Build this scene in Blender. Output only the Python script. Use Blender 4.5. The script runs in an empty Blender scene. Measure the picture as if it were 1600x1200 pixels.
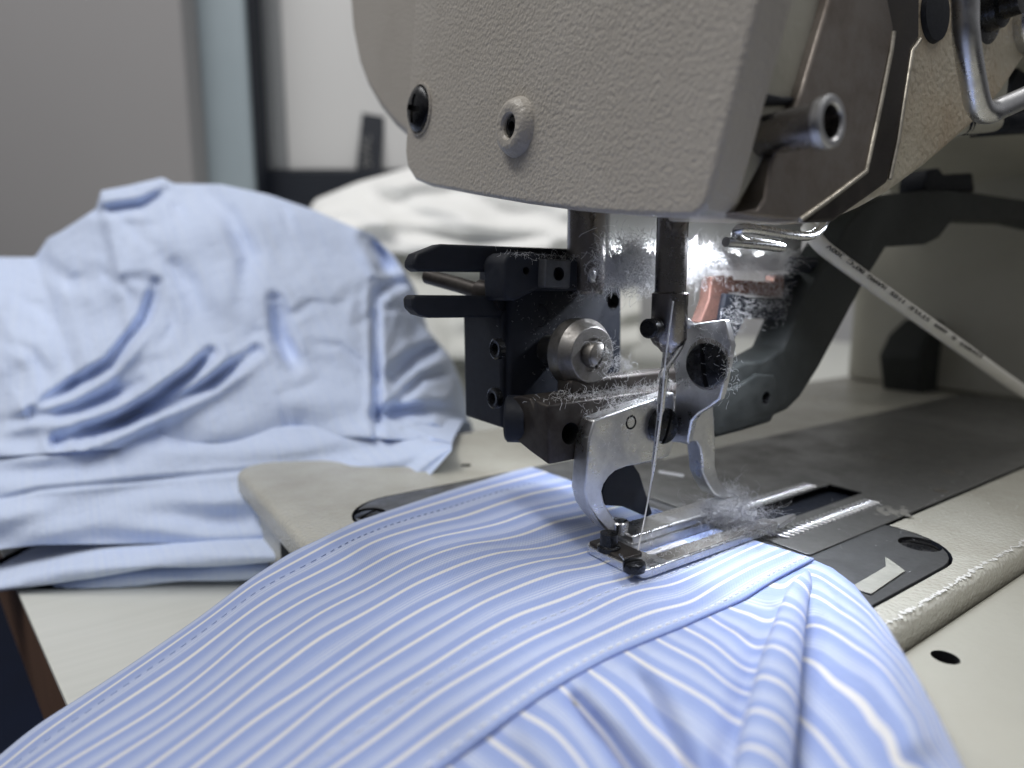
import bpy, bmesh, math, random
import numpy as np
from mathutils import Vector, Matrix

random.seed(7); np.random.seed(7)
SC = bpy.context.scene
COL = SC.collection
MM = 0.001                                   # everything below is written in millimetres

# ------------------------------------------------------------------ camera
F, CX, CY, HOR = 1000.0, 800.0, 600.0, 447.0  # focal length and horizon in pixels of the 1600 x 1200 photograph
VPX = 2270.0                                  # vanishing point of the bed's long axis (world X)
PITCH = math.atan2(CY - HOR, F)
def _dir(px, py):
    r = (px - CX) / F; u = -(py - CY) / F
    c, s = math.cos(PITCH), math.sin(PITCH)
    return np.array([r, c + u * s, -s + u * c])
_a = _dir(VPX, HOR); TH = math.atan2(_a[1], _a[0])
ROT = np.array([[math.cos(-TH), -math.sin(-TH), 0], [math.sin(-TH), math.cos(-TH), 0], [0, 0, 1]])
def ray(px, py): return ROT @ _dir(px, py)
CAMP = np.array([-99.2, -96.1, 62.0])
FWD = ray(CX, CY)
def AZ(px, py, z): d = ray(px, py); return CAMP + d * ((z - CAMP[2]) / d[2])      # point of the level plane at height z
def AY(px, py, y): d = ray(px, py); return CAMP + d * ((y - CAMP[1]) / d[1])      # point of the upright plane y
def AX(px, py, x): d = ray(px, py); return CAMP + d * ((x - CAMP[0]) / d[0])      # point of the upright plane x
def AD(px, py, dep): return CAMP + ray(px, py) * dep                              # point at a distance along the view axis

cam_d = bpy.data.cameras.new('camera'); cam = bpy.data.objects.new('camera', cam_d); COL.objects.link(cam)
cam.location = CAMP * MM
cam.rotation_euler = Vector(FWD).to_track_quat('-Z', 'Y').to_euler()
cam_d.sensor_width = 36; cam_d.lens = F / 1600 * 36
cam_d.clip_start = 0.005; cam_d.clip_end = 60
cam_d.dof.use_dof = True; cam_d.dof.focus_distance = 0.141; cam_d.dof.aperture_fstop = 22.5 / 2.6
SC.camera = cam

# ------------------------------------------------------------------ world, lamps, exposure
W = bpy.data.worlds.new('World'); SC.world = W; W.use_nodes = True
nt = W.node_tree; nt.nodes.clear()
wo = nt.nodes.new('ShaderNodeOutputWorld'); wb = nt.nodes.new('ShaderNodeBackground')
tc = nt.nodes.new('ShaderNodeTexCoord'); sx = nt.nodes.new('ShaderNodeSeparateXYZ'); rp = nt.nodes.new('ShaderNodeValToRGB')
mr = nt.nodes.new('ShaderNodeMapRange'); mr.inputs[1].default_value = -1; mr.inputs[2].default_value = 1
nt.links.new(tc.outputs['Generated'], sx.inputs[0]); nt.links.new(sx.outputs[2], mr.inputs[0]); nt.links.new(mr.outputs[0], rp.inputs[0])
e = rp.color_ramp.elements
e[0].position = 0.0; e[0].color = (0.05, 0.05, 0.055, 1)
e[1].position = 1.0; e[1].color = (0.75, 0.76, 0.78, 1)
for p_, c_ in ((0.46, (0.06, 0.06, 0.065, 1)), (0.56, (0.26, 0.26, 0.27, 1)), (0.68, (0.66, 0.66, 0.68, 1))):
    q = e.new(p_); q.color = c_
nt.links.new(rp.outputs[0], wb.inputs[0]); wb.inputs[1].default_value = 0.36
nt.links.new(wb.outputs[0], wo.inputs[0])

def area(name, loc, target, sx_, sy_, power, col=(1, 1, 1)):
    d = bpy.data.lights.new(name, 'AREA'); d.shape = 'RECTANGLE'; d.size = sx_ * MM; d.size_y = sy_ * MM
    d.energy = power; d.color = col
    o = bpy.data.objects.new(name, d); COL.objects.link(o)
    o.location = Vector(loc) * MM
    o.rotation_euler = (Vector(target) - Vector(loc)).to_track_quat('-Z', 'Y').to_euler()
    return o
area('ceiling_tube_light', (-620, 260, 1380), (0, 120, 0), 1300, 160, 11.6, (1, 0.985, 0.96))
area('ceiling_tube_light', (-900, -300, 1300), (0, 50, 0), 1300, 200, 2.0, (1, 0.985, 0.96))
area('ceiling_tube_light', (700, -500, 1400), (0, 0, 0), 1200, 160, 5.0, (1, 0.985, 0.96))

SC.view_settings.view_transform = 'Standard'; SC.view_settings.look = 'None'
SC.view_settings.exposure = 0.06; SC.view_settings.gamma = 1.0
try: SC.view_settings.use_curve_mapping = False
except Exception: pass
SC.cycles.use_denoising = True
SC.cycles.max_bounces = 8; SC.cycles.glossy_bounces = 5; SC.cycles.diffuse_bounces = 4
SC.cycles.sample_clamp_indirect = 4.0

# ------------------------------------------------------------------ materials
def lin(r, g, b):
    f = lambda v: (v / 255 / 12.92) if v / 255 <= 0.04045 else ((v / 255 + 0.055) / 1.055) ** 2.4
    return (f(r), f(g), f(b), 1)
class NT:
    def __init__(s, name):
        s.m = bpy.data.materials.new(name); s.m.use_nodes = True; s.t = s.m.node_tree; s.t.nodes.clear()
        s.out = s.n('ShaderNodeOutputMaterial'); s.b = s.n('ShaderNodeBsdfPrincipled'); s.l(s.b.outputs[0], s.out.inputs[0])
    def n(s, k, **kw):
        x = s.t.nodes.new(k)
        for a, v in kw.items(): setattr(x, a, v)
        return x
    def l(s, a, b): s.t.links.new(a, b)
    def coord(s, scale=1000.0, kind='Object'):
        c = s.n('ShaderNodeTexCoord'); m = s.n('ShaderNodeMapping')
        sc = scale if isinstance(scale, (tuple, list)) else (scale,) * 3
        m.inputs['Scale'].default_value = sc
        s.l(c.outputs[kind], m.inputs[0]); return m.outputs[0]
    def noise(s, vec, scale, detail=3, rough=0.55):
        x = s.n('ShaderNodeTexNoise'); x.inputs['Scale'].default_value = scale; x.inputs['Detail'].default_value = detail
        x.inputs['Roughness'].default_value = rough; s.l(vec, x.inputs['Vector']); return x.outputs['Fac']
    def ramp(s, fac, stops, interp='LINEAR'):
        x = s.n('ShaderNodeValToRGB'); el = x.color_ramp.elements; x.color_ramp.interpolation = interp
        el[0].position, el[0].color = stops[0]; el[1].position, el[1].color = stops[-1]
        for p, c in stops[1:-1]:
            q = el.new(p); q.color = c
        s.l(fac, x.inputs[0]); return x.outputs[0]
    def mix(s, fac, a, b, mode='MIX'):
        x = s.n('ShaderNodeMix', data_type='RGBA', blend_type=mode)
        for sock, v in ((0, fac), (6, a), (7, b)):
            if hasattr(v, 'is_output'): s.l(v, x.inputs[sock])
            else: x.inputs[sock].default_value = v
        return x.outputs[2]
    def math(s, op, a, b=0.0, c=0.0):
        x = s.n('ShaderNodeMath', operation=op)
        for k, v in enumerate((a, b, c)):
            if hasattr(v, 'is_output'): s.l(v, x.inputs[k])
            else: x.inputs[k].default_value = v
        return x.outputs[0]
    def bump(s, h, dist_mm, strength=1.0, prev=None):
        x = s.n('ShaderNodeBump'); x.inputs['Strength'].default_value = strength; x.inputs['Distance'].default_value = dist_mm * MM
        s.l(h, x.inputs['Height'])
        if prev is not None: s.l(prev, x.inputs['Normal'])
        return x.outputs[0]
    def setp(s, **kw):
        for k, v in kw.items():
            i = s.b.inputs[k.replace('_', ' ')]
            if hasattr(v, 'is_output'): s.l(v, i)
            else: i.default_value = v
        return s

def paint(name, col, dirt, grain=0.9, bump=0.10, rough=0.36, dirt_amt=0.35):
    m = NT(name); v = m.coord()
    big = m.noise(v, 0.035, 5, 0.6)
    f = m.ramp(big, [(0.42, (0, 0, 0, 1)), (0.75, (1, 1, 1, 1))])
    c = m.mix(m.math('MULTIPLY', f, dirt_amt), col, dirt)
    sp = m.noise(v, 2.6, 2); c = m.mix(m.math('MULTIPLY', m.ramp(sp, [(0.66, (0, 0, 0, 1)), (0.74, (1, 1, 1, 1))]), 0.25), c, dirt)
    vo = m.n('ShaderNodeTexVoronoi', feature='SMOOTH_F1'); vo.inputs['Scale'].default_value = 1 / grain; vo.inputs['Smoothness'].default_value = 0.6
    dv = m.n('ShaderNodeMix', data_type='VECTOR'); m.l(v, vo.inputs['Vector'])
    h = m.math('ADD', m.math('MULTIPLY', vo.outputs['Distance'], -0.6), m.noise(v, 0.9 / grain, 3, 0.6))
    m.setp(Base_Color=c, Roughness=m.math('ADD', m.math('MULTIPLY', big, 0.15), rough - 0.07), Normal=m.bump(h, bump * 2.2, 1.0))
    m.b.inputs['Specular IOR Level'].default_value = 0.45
    return m.m
BEIGE = paint('beige_hammer_paint', lin(191, 189, 178), lin(142, 136, 120), 0.9, 0.15, 0.24, 0.5)
BEIGE_FACE = paint('taupe_hammer_paint', lin(182, 176, 167), lin(154, 147, 136), 0.85, 0.12, 0.33, 0.3)
BEIGE_ARM = paint('stained_beige_paint', lin(194, 186, 168), lin(146, 112, 76), 1.4, 0.26, 0.36, 0.6)
BEIGE_SMOOTH = paint('beige_base_paint', lin(171, 169, 158), lin(138, 132, 119), 1.8, 0.05, 0.42, 0.2)

def metal(name, col, rough, grime=0.0, grime_col=(0.02, 0.02, 0.02, 1), scratch=0.0, scale=0.25, metallic=1.0, bump=0.0):
    m = NT(name); v = m.coord()
    n = m.noise(v, scale, 6, 0.65); f = m.ramp(n, [(0.40, (0, 0, 0, 1)), (0.68, (1, 1, 1, 1))])
    c = m.mix(m.math('MULTIPLY', f, grime), col, grime_col)
    fine = m.noise(m.coord((200, 3000, 3000)), 1.0, 2)
    r = m.math('ADD', m.math('MULTIPLY', f, 0.18), m.math('ADD', m.math('MULTIPLY', fine, scratch), rough))
    m.setp(Base_Color=c, Metallic=metallic, Roughness=r)
    h = m.noise(v, 1.2, 4)
    if bump: m.setp(Normal=m.bump(h, bump))
    return m.m
CHROME = metal('bright_steel', (0.72, 0.73, 0.75, 1), 0.16, 0.25, (0.30, 0.30, 0.32, 1), 0.10, 0.3)
SATIN = metal('satin_steel', (0.66, 0.665, 0.68, 1), 0.20, 0.35, (0.25, 0.25, 0.26, 1), 0.12, 0.2)
BRUSHED = metal('dull_steel', (0.30, 0.285, 0.265, 1), 0.32, 0.5, (0.18, 0.17, 0.16, 1), 0.12, 0.15)
BARST = metal('oily_bar_steel', (0.26, 0.25, 0.25, 1), 0.20, 0.5, (0.14, 0.12, 0.12, 1), 0.08, 0.15)
BLACKOX = metal('black_oxide', (0.0085, 0.011, 0.018, 1), 0.52, 0.5, (0.022, 0.024, 0.03, 1), 0.1, 0.5, 0.0, 0.02)
BLACKOX.node_tree.nodes['Principled BSDF'].inputs['Specular IOR Level'].default_value = 0.3
BLOCKM = metal('brown_black_steel', (0.036, 0.030, 0.028, 1), 0.36, 0.6, (0.085, 0.078, 0.07, 1), 0.12, 0.25, 0.6, 0.015)
ARMBLK = metal('grey_black_casting', (0.017, 0.020, 0.020, 1), 0.58, 0.4, (0.055, 0.06, 0.058, 1), 0.1, 0.2, 0.0, 0.05)
BLACKSCREW = metal('black_screw', (0.012, 0.013, 0.016, 1), 0.18, 0.3, (0.05, 0.05, 0.05, 1), 0.05, 0.6, 0.5)
PLATE = metal('dark_satin_plate', (0.20, 0.205, 0.21, 1), 0.33, 0.6, (0.10, 0.10, 0.10, 1), 0.10, 0.12, 0.75, 0.006)
SLIDE = metal('slide_plate_steel', (0.20, 0.20, 0.195, 1), 0.34, 0.7, (0.10, 0.098, 0.092, 1), 0.1, 0.06, 0.7, 0.006)
BROWN = metal('brown_worn_plate', (0.30, 0.27, 0.245, 1), 0.33, 0.7, (0.17, 0.14, 0.12, 1), 0.15, 0.10, 0.85, 0.01)
COPPER = metal('copper_bracket', (0.30, 0.165, 0.135, 1), 0.36, 0.6, (0.12, 0.08, 0.07, 1), 0.1, 0.4, 0.8)
WORN = metal('bare_worn_edge', (0.62, 0.58, 0.50, 1), 0.28, 0.6, (0.2, 0.18, 0.15, 1), 0.1, 0.5, 0.9)

def plain(name, col, rough=0.6, noise_amt=0.12, nscale=0.1, spec=0.4, bump=0.0, bscale=2.0, sheen=0.0):
    m = NT(name); v = m.coord(); n = m.noise(v, nscale, 5)
    d = tuple(c * (1 - noise_amt * 2) for c in col[:3]) + (1,)
    m.setp(Base_Color=m.mix(n, d, col), Roughness=rough); m.b.inputs['Specular IOR Level'].default_value = spec
    if bump: m.setp(Normal=m.bump(m.noise(v, bscale, 3), bump))
    if sheen: m.b.inputs['Sheen Weight'].default_value = sheen
    return m.m
CHIP = plain('chipped_bare_metal', (0.80, 0.79, 0.75, 1), 0.3, 0.1, 1.0, 0.6)
HOLE = plain('hole_dark', (0.004, 0.004, 0.005, 1), 0.8)
LED_BODY = plain('lamp_white_plastic', (0.62, 0.63, 0.63, 1), 0.4)
WHITE_CABLE = plain('white_cable_plastic', lin(222, 220, 214), 0.42, 0.05, 0.15)
INK = plain('black_ink', (0.02, 0.02, 0.022, 1), 0.6)
THREAD = plain('white_thread', (0.80, 0.80, 0.82, 1), 0.7)
def lint_mat(name, c):
    m = NT(name); t = m.n('ShaderNodeBsdfTranslucent'); d = m.n('ShaderNodeBsdfDiffuse'); x = m.n('ShaderNodeMixShader')
    t.inputs[0].default_value = c; d.inputs[0].default_value = c; x.inputs[0].default_value = 0.45
    m.l(d.outputs[0], x.inputs[1]); m.l(t.outputs[0], x.inputs[2]); m.l(x.outputs[0], m.out.inputs[0]); m.t.nodes.remove(m.b); return m.m
LINT = lint_mat('lint_fibre', (0.85, 0.85, 0.86, 1))

TABLE = NT('table_laminate'); _v = TABLE.coord((60, 900, 900))
TABLE.setp(Base_Color=TABLE.mix(TABLE.noise(_v, 0.5, 4), lin(204, 206, 200), lin(220, 221, 216)), Roughness=0.45); TABLE = TABLE.m
WOOD = plain('brown_edge_board', lin(112, 84, 66), 0.6, 0.25, 0.05)
FLOORM = plain('navy_floor', lin(14, 32, 66), 0.8, 0.25, 0.01)
WALLM = plain('grey_wall_paint', lin(164, 162, 163), 0.7, 0.03, 0.004)
FILM = plain('pale_blue_strip', lin(172, 186, 194), 0.45, 0.06, 0.01)
WHITEB = plain('white_panel', lin(226, 226, 226), 0.5, 0.02, 0.004)
GREYB = plain('grey_trim', lin(160, 163, 166), 0.5, 0.03, 0.01)
DARKN = plain('dark_trim', lin(30, 36, 48), 0.6)
TAPE = NT('frosted_tape'); _v = TAPE.coord()
TAPE.setp(Base_Color=TAPE.mix(TAPE.noise(_v, 0.35, 4), lin(140, 140, 132), lin(172, 171, 162)), Roughness=0.5,
          Normal=TAPE.bump(TAPE.noise(_v, 0.5, 3), 0.25)); TAPE = TAPE.m
LEDE = NT('lit_lamp_chip'); LEDE.setp(Base_Color=(1, 1, 1, 1)); LEDE.b.inputs['Emission Color'].default_value = (0.93, 0.96, 1, 1); LEDE.b.inputs['Emission Strength'].default_value = 30.0; LEDE = LEDE.m

def garment(name, a, b):
    m = NT(name); v = m.coord(); n = m.noise(v, 0.03, 4)
    st = m.noise(m.coord((2600, 40, 40)), 0.5, 2)
    m.setp(Base_Color=m.mix(m.math('MULTIPLY', st, 0.8), a, b), Roughness=0.85, Normal=m.bump(m.noise(v, 0.12, 4), 1.2))
    m.b.inputs['Specular IOR Level'].default_value = 0.15; m.b.inputs['Sheen Weight'].default_value = 0.2
    return m.m
BLUE_G = garment('pale_blue_cotton', lin(200, 216, 250), lin(226, 236, 254))
WHITE_G = garment('white_cotton', lin(248, 249, 248), lin(254, 254, 252))

def stripe_cloth(name):
    m = NT(name)
    at = m.n('ShaderNodeUVMap'); sp = m.n('ShaderNodeSeparateXYZ'); m.l(at.outputs[0], sp.inputs[0])
    U, V = sp.outputs[0], sp.outputs[1]                 # U in mm along the stripes, V counts stripes
    t = m.math('FRACT', m.math('ADD', V, 0.5))
    blue = lin(147, 165, 213); mid = lin(156, 173, 216); pale = lin(200, 208, 227); white = lin(228, 226, 223)
    big = m.ramp(t, [(0.0, pale), (0.16, pale), (0.20, blue), (0.43, blue), (0.45, white), (0.55, white),
                     (0.57, blue), (0.76, blue), (0.83, mid), (1.0, pale)])
    fl = m.math('FRACT', m.math('MULTIPLY', m.math('ADD', V, 0.5), 11.0))
    zone = m.ramp(t, [(0.0, (1, 1, 1, 1)), (0.15, (1, 1, 1, 1)), (0.19, (0, 0, 0, 1)), (0.78, (0, 0, 0, 1)), (0.82, (1, 1, 1, 1)), (1.0, (1, 1, 1, 1))])
    lines = m.ramp(fl, [(0.0, (0, 0, 0, 1)), (0.50, (0, 0, 0, 1)), (0.62, (1, 1, 1, 1)), (1.0, (1, 1, 1, 1))])
    c = m.mix(m.math('MULTIPLY', zone, m.math('MULTIPLY', lines, 0.95)), big, mid)
    # twill weave
    cb = m.n('ShaderNodeCombineXYZ'); m.l(m.math('MULTIPLY', U, 1.0), cb.inputs[0]); m.l(m.math('MULTIPLY', V, 9.0), cb.inputs[1])
    wv = m.n('ShaderNodeTexWave', wave_type='BANDS', bands_direction='DIAGONAL'); wv.inputs['Scale'].default_value = 0.75; wv.inputs['Distortion'].default_value = 0.6
    wv.inputs['Detail'].default_value = 1.5; m.l(cb.outputs[0], wv.inputs['Vector'])
    c = m.mix(m.math('MULTIPLY', wv.outputs['Fac'], 0.10), c, lin(120, 140, 205))
    v = m.coord(); fz = m.noise(v, 3.0, 2)
    c = m.mix(m.math('MULTIPLY', fz, 0.10), c, lin(238, 240, 248))
    nrm = m.bump(wv.outputs['Fac'], 0.035); nrm = m.bump(m.noise(v, 0.35, 4), 0.22, 1.0, nrm)
    m.setp(Base_Color=c, Roughness=0.8, Normal=nrm)
    m.b.inputs['Specular IOR Level'].default_value = 0.2; m.b.inputs['Sheen Weight'].default_value = 0.15
    return m.m
STRIPE = stripe_cloth('blue_white_stripe_cotton')

# ------------------------------------------------------------------ mesh helpers
def link(name, me, mat, parent=None, smooth=35):
    o = bpy.data.objects.new(name, me); COL.objects.link(o)
    if mat is not None and not me.materials: me.materials.append(mat)
    if smooth:
        for p in me.polygons: p.use_smooth = True
        try: me.set_sharp_from_angle(angle=math.radians(smooth))
        except Exception: pass
    if parent is not None:
        o.parent = parent
        o.matrix_parent_inverse = Matrix.Translation(-parent_world(parent))
    return o
def parent_world(p):
    v = Vector(p.location)
    return v if p.parent is None else Vector((0, 0, 0))
def tag(o, label=None, cat=None, group=None, kind=None):
    if label: o['label'] = label
    if cat: o['category'] = cat
    if group: o['group'] = group
    if kind: o['kind'] = kind
    return o
def thing(name, loc, label, cat, group=None):
    o = bpy.data.objects.new(name, None); COL.objects.link(o); o.location = Vector(loc) * MM; o.empty_display_size = 0.01
    return tag(o, label, cat, group)
def mesh_from(verts, faces, uvs=None):
    me = bpy.data.meshes.new('m'); me.from_pydata([tuple(np.asarray(v) * MM) for v in verts], [], faces); me.update()
    return me
def fin(bm, recalc=True):
    if recalc: bmesh.ops.recalc_face_normals(bm, faces=bm.faces)
    me = bpy.data.meshes.new('m'); bm.to_mesh(me); bm.free(); return me
def bev(o, w=0.5, seg=3, ang=40):
    b = o.modifiers.new('edge', 'BEVEL'); b.width = w * MM; b.segments = seg; b.limit_method = 'ANGLE'; b.angle_limit = math.radians(ang)
    b.harden_normals = False; return o
def prism(bm, pts, off):
    off = np.asarray(off, float)
    a = [bm.verts.new(np.asarray(p) * MM) for p in pts]; b = [bm.verts.new((np.asarray(p) + off) * MM) for p in pts]
    bm.faces.new(a); bm.faces.new(b[::-1]); n = len(a)
    for i in range(n): bm.faces.new((a[i], b[i], b[(i + 1) % n], a[(i + 1) % n]))
def solid(name, pts, off, mat, parent, bevel=0.5, holes=(), seg=3):
    bm = bmesh.new(); prism(bm, pts, off); o = link(name, fin(bm), mat, parent)
    if bevel: bev(o, bevel, seg)
    if holes: cut(o, holes)
    return o
def cut(o, cutters):
    dg = None; tmp = []
    for c in cutters:
        me = c; co = bpy.data.objects.new('cutter', me); COL.objects.link(co); tmp.append(co)
        b = o.modifiers.new('cut', 'BOOLEAN'); b.operation = 'DIFFERENCE'; b.object = co; b.solver = 'EXACT'
        if len(me.materials) == 0: me.materials.append(HOLE)
        try: b.material_mode = 'TRANSFER'
        except Exception: pass
    bpy.context.view_layer.update()
    dg = bpy.context.evaluated_depsgraph_get()
    me = bpy.data.meshes.new_from_object(o.evaluated_get(dg), depsgraph=dg)
    o.modifiers.clear(); o.data = me
    for p in me.polygons: p.use_smooth = True
    try: me.set_sharp_from_angle(angle=math.radians(35))
    except Exception: pass
    for c in tmp: bpy.data.objects.remove(c)
def cyl_bm(bm, p0, p1, r0, r1=None, seg=32, caps=True):
    p0 = np.asarray(p0, float); p1 = np.asarray(p1, float); r1 = r0 if r1 is None else r1
    d = Vector(p1 - p0).normalized(); u = d.orthogonal().normalized(); w = d.cross(u)
    A, B = [], []
    for i in range(seg):
        t = 2 * math.pi * i / seg; q = np.array(u * math.cos(t) + w * math.sin(t))
        A.append(bm.verts.new((p0 + q * r0) * MM)); B.append(bm.verts.new((p1 + q * r1) * MM))
    for i in range(seg): bm.faces.new((A[i], A[(i + 1) % seg], B[(i + 1) % seg], B[i]))
    if caps: bm.faces.new(A[::-1]); bm.faces.new(B)
def cyl_me(p0, p1, r0, r1=None, seg=32):
    bm = bmesh.new(); cyl_bm(bm, p0, p1, r0, r1, seg); return fin(bm)
def cyl(name, p0, p1, r0, mat, parent, r1=None, seg=40, bevel=0.3):
    o = link(name, cyl_me(p0, p1, r0, r1, seg), mat, parent)
    if bevel: bev(o, bevel, 2)
    return o
def lathe(name, p0, axis, prof, mat, parent, seg=48, smooth=30):
    """prof: (distance along the axis, radius)"""
    bm = bmesh.new(); d = Vector(axis).normalized(); u = d.orthogonal().normalized(); w = d.cross(u); p0 = Vector(np.asarray(p0, float))
    rings = []
    for (t, r) in prof:
        if r <= 1e-6: rings.append([bm.verts.new((p0 + d * t) * MM)]); continue
        rings.append([bm.verts.new((p0 + d * t + (u * math.cos(2 * math.pi * i / seg) + w * math.sin(2 * math.pi * i / seg)) * r) * MM) for i in range(seg)])
    for A, B in zip(rings, rings[1:]):
        for i in range(seg):
            j = (i + 1) % seg
            if len(A) == 1 and len(B) > 1: bm.faces.new((A[0], B[i], B[j]))
            elif len(B) == 1 and len(A) > 1: bm.faces.new((A[i], A[j], B[0]))
            elif len(A) > 1: bm.faces.new((A[i], A[j], B[j], B[i]))
    return link(name, fin(bm), mat, parent, smooth)
def spline(pts, n):
    P = np.asarray(pts, float); m = len(P); out = []
    for i in range(m - 1):
        p0, p1, p2, p3 = P[max(i - 1, 0)], P[i], P[i + 1], P[min(i + 2, m - 1)]
        for k in range(n):
            t = k / n
            out.append(0.5 * ((2 * p1) + (-p0 + p2) * t + (2 * p0 - 5 * p1 + 4 * p2 - p3) * t * t + (-p0 + 3 * p1 - 3 * p2 + p3) * t ** 3))
    out.append(P[-1]); return np.array(out)
def tube_bm(bm, pts, r, seg=12, caps=True, flat=1.0, up=None):
    P = [Vector(p) for p in pts]; n = len(P); rings = []; u = None
    for i in range(n):
        d = (P[min(i + 1, n - 1)] - P[max(i - 1, 0)]).normalized()
        if up is not None: u = (Vector(up) - d * Vector(up).dot(d)).normalized()
        elif u is None: u = d.orthogonal().normalized()
        else: u = (u - d * u.dot(d)).normalized()
        w = d.cross(u); rr = r[i] if hasattr(r, '__len__') else r
        rings.append([bm.verts.new((P[i] + u * math.cos(2 * math.pi * k / seg) * rr * flat + w * math.sin(2 * math.pi * k / seg) * rr) * MM) for k in range(seg)])
    for A, B in zip(rings, rings[1:]):
        for k in range(seg): bm.faces.new((A[k], A[(k + 1) % seg], B[(k + 1) % seg], B[k]))
    if caps: bm.faces.new(rings[0][::-1]); bm.faces.new(rings[-1])
def tube(name, pts, r, mat, parent, seg=14, flat=1.0, up=None):
    bm = bmesh.new(); tube_bm(bm, pts, r, seg, True, flat, up); return link(name, fin(bm), mat, parent, 50)
def box_pts(x0, x1, y0, y1, z): return [(x0, y0, z), (x1, y0, z), (x1, y1, z), (x0, y1, z)]
def rrect(x0, x1, y0, y1, r, z, n=8, corners=(1, 1, 1, 1)):
    out = []
    for k, (cx, cy, a0) in enumerate(((x1 - r, y0 + r, -90), (x1 - r, y1 - r, 0), (x0 + r, y1 - r, 90), (x0 + r, y0 + r, 180))):
        if not corners[k]:
            out.append(((x1, x1, x0, x0)[k], (y0, y1, y1, y0)[k], z)); continue
        for i in range(n + 1):
            t = math.radians(a0 + 90 * i / n); out.append((cx + r * math.cos(t), cy + r * math.sin(t), z))
    return out
def PY(y, *q): return [AY(a, b, y) for a, b in q]
def PX(x, *q): return [AX(a, b, x) for a, b in q]
def PZ(z, *q): return [AZ(a, b, z) for a, b in q]
def hole_y(px, py, y, r, depth=3.0):
    p = AY(px, py, y); return cyl_me(p - np.array([0, 1, 0]), p + np.array([0, depth, 0]), r, seg=28)
def hole_x(px, py, x, r, depth=3.0):
    p = AX(px, py, x); return cyl_me(p - np.array([1, 0, 0]), p + np.array([depth, 0, 0]), r, seg=28)
def slotted(name, p, axis, r, h, mat, parent, slot_dir, slot_w=None, dome=0.25):
    """a cheese-head screw with a sawn slot"""
    d = Vector(axis).normalized()
    o = lathe(name, p, axis, [(0, r * 0.98), (h * 0.8, r), (h, r * 0.93), (h + dome * r * 0.4, r * 0.55), (h + dome * r * 0.5, 0)], mat, parent)
    s = Vector(slot_dir); s = (s - d * s.dot(d)).normalized(); w = d.cross(s); sw = (slot_w or r * 0.22)
    c = Vector(np.asarray(p, float)) + d * (h * 0.45)
    pts = [np.array(c + s * a * r * 1.3 + w * b * sw / 2) for a, b in ((-1, -1), (1, -1), (1, 1), (-1, 1))]
    bm = bmesh.new(); prism(bm, pts, np.array(d * (h + r)))
    cut(o, [fin(bm)])
    return o

# ------------------------------------------------------------------ setting: floor, table, walls
ZT = -34.0
fl = link('floor', mesh_from([(-4000, -3000, -760), (5000, -3000, -760), (5000, 6000, -760), (-4000, 6000, -760)], [(0, 1, 2, 3)]), FLOORM, None, 0); tag(fl, kind='structure')

tA, tB = AZ(35, 940, ZT), AZ(105, 1100, ZT)
td = (tA - tB) / np.linalg.norm(tA - tB)
c0, c1 = tB - td * 260, tA + td * 620
table = thing('work_table', (200, 200, ZT - 30), 'pale grey laminate table top with a brown wooden edge under the machine', 'table')
ext = np.array([1150.0, 190.0, 0])
solid('table_top', [c0, c0 + ext, c1 + ext, c1], (0, 0, -2.0), TABLE, table, 0.4)
solid('edge_board', [c0 + (0.6, 0, -2), c0 + ext + (0, 0, -2), c1 + ext + (0, 0, -2), c1 + (0.6, 0, -2)], (0, 0, -32), WOOD, table, 0.6)

fh = np.array([FWD[0], FWD[1], 0]); fh /= np.linalg.norm(fh)
def panel(name, px0, px1, py0, py1, dep, th, mat, parent, bevel=2.0):
    q = [AD(px0, py1, dep), AD(px1, py1, dep), AD(px1, py0, dep), AD(px0, py0, dep)]
    zs = [q[0][2], q[2][2]]
    b = [np.array([q[0][0], q[0][1], zs[0]]), np.array([q[1][0], q[1][1], zs[0]]), np.array([q[1][0], q[1][1], zs[1]]), np.array([q[0][0], q[0][1], zs[1]])]
    return solid(name, b, fh * th, mat, parent, bevel)
w1 = panel('partition_wall', -420, 332, -500, 700, 900, 60, WALLM, None); tag(w1, 'plain warm grey partition wall behind the heap of blue shirts', 'wall')
st = thing('glass_partition', AD(366, 400, 905), 'pale blue upright strip beside the grey wall with a dark gap', 'partition')
panel('strip', 333, 404, -300, 420, 905, 30, FILM, st, 3)
sm = NT('blue_smear'); sm.setp(Base_Color=lin(150, 180, 205), Roughness=0.5)
solid('blue_tape', [AD(347, 95, 904), AD(362, 95, 904), AD(398, 215, 904), AD(386, 215, 904)], fh * 0.8, sm.m, st, 0)
panel('dark_gap_strip', 405, 414, -300, 420, 915, 40, DARKN, st, 1)  # the gap's darkness painted as a dark strip
cab = thing('white_cabinet', AD(520, 268, 950), 'white cabinet with a grey left margin above a dark shelf', 'cabinet')
panel('side_margin', 414, 449, -300, 266, 945, 40, GREYB, cab, 3)
panel('front_panel', 450, 900, -300, 266, 948, 40, WHITEB, cab, 3)
panel('base_shelf', 404, 640, 268, 330, 940, 60, DARKN, cab, 3)
bw = panel('back_wall', 300, 2900, -1200, 700, 1500, 60, WHITEB, None); tag(bw, 'pale wall at the far back of the workshop', 'wall')
sg = thing('black_sign', AD(575, 265, 935), 'small black upright plate with pale lettering in front of the white cabinet', 'sign')
q = [AD(566, 176, 935), AD(600, 182, 935), AD(594, 268, 935), AD(556, 266, 935)]
solid('sign_plate', q, fh * 6, DARKN, sg, 0.6)

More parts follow.
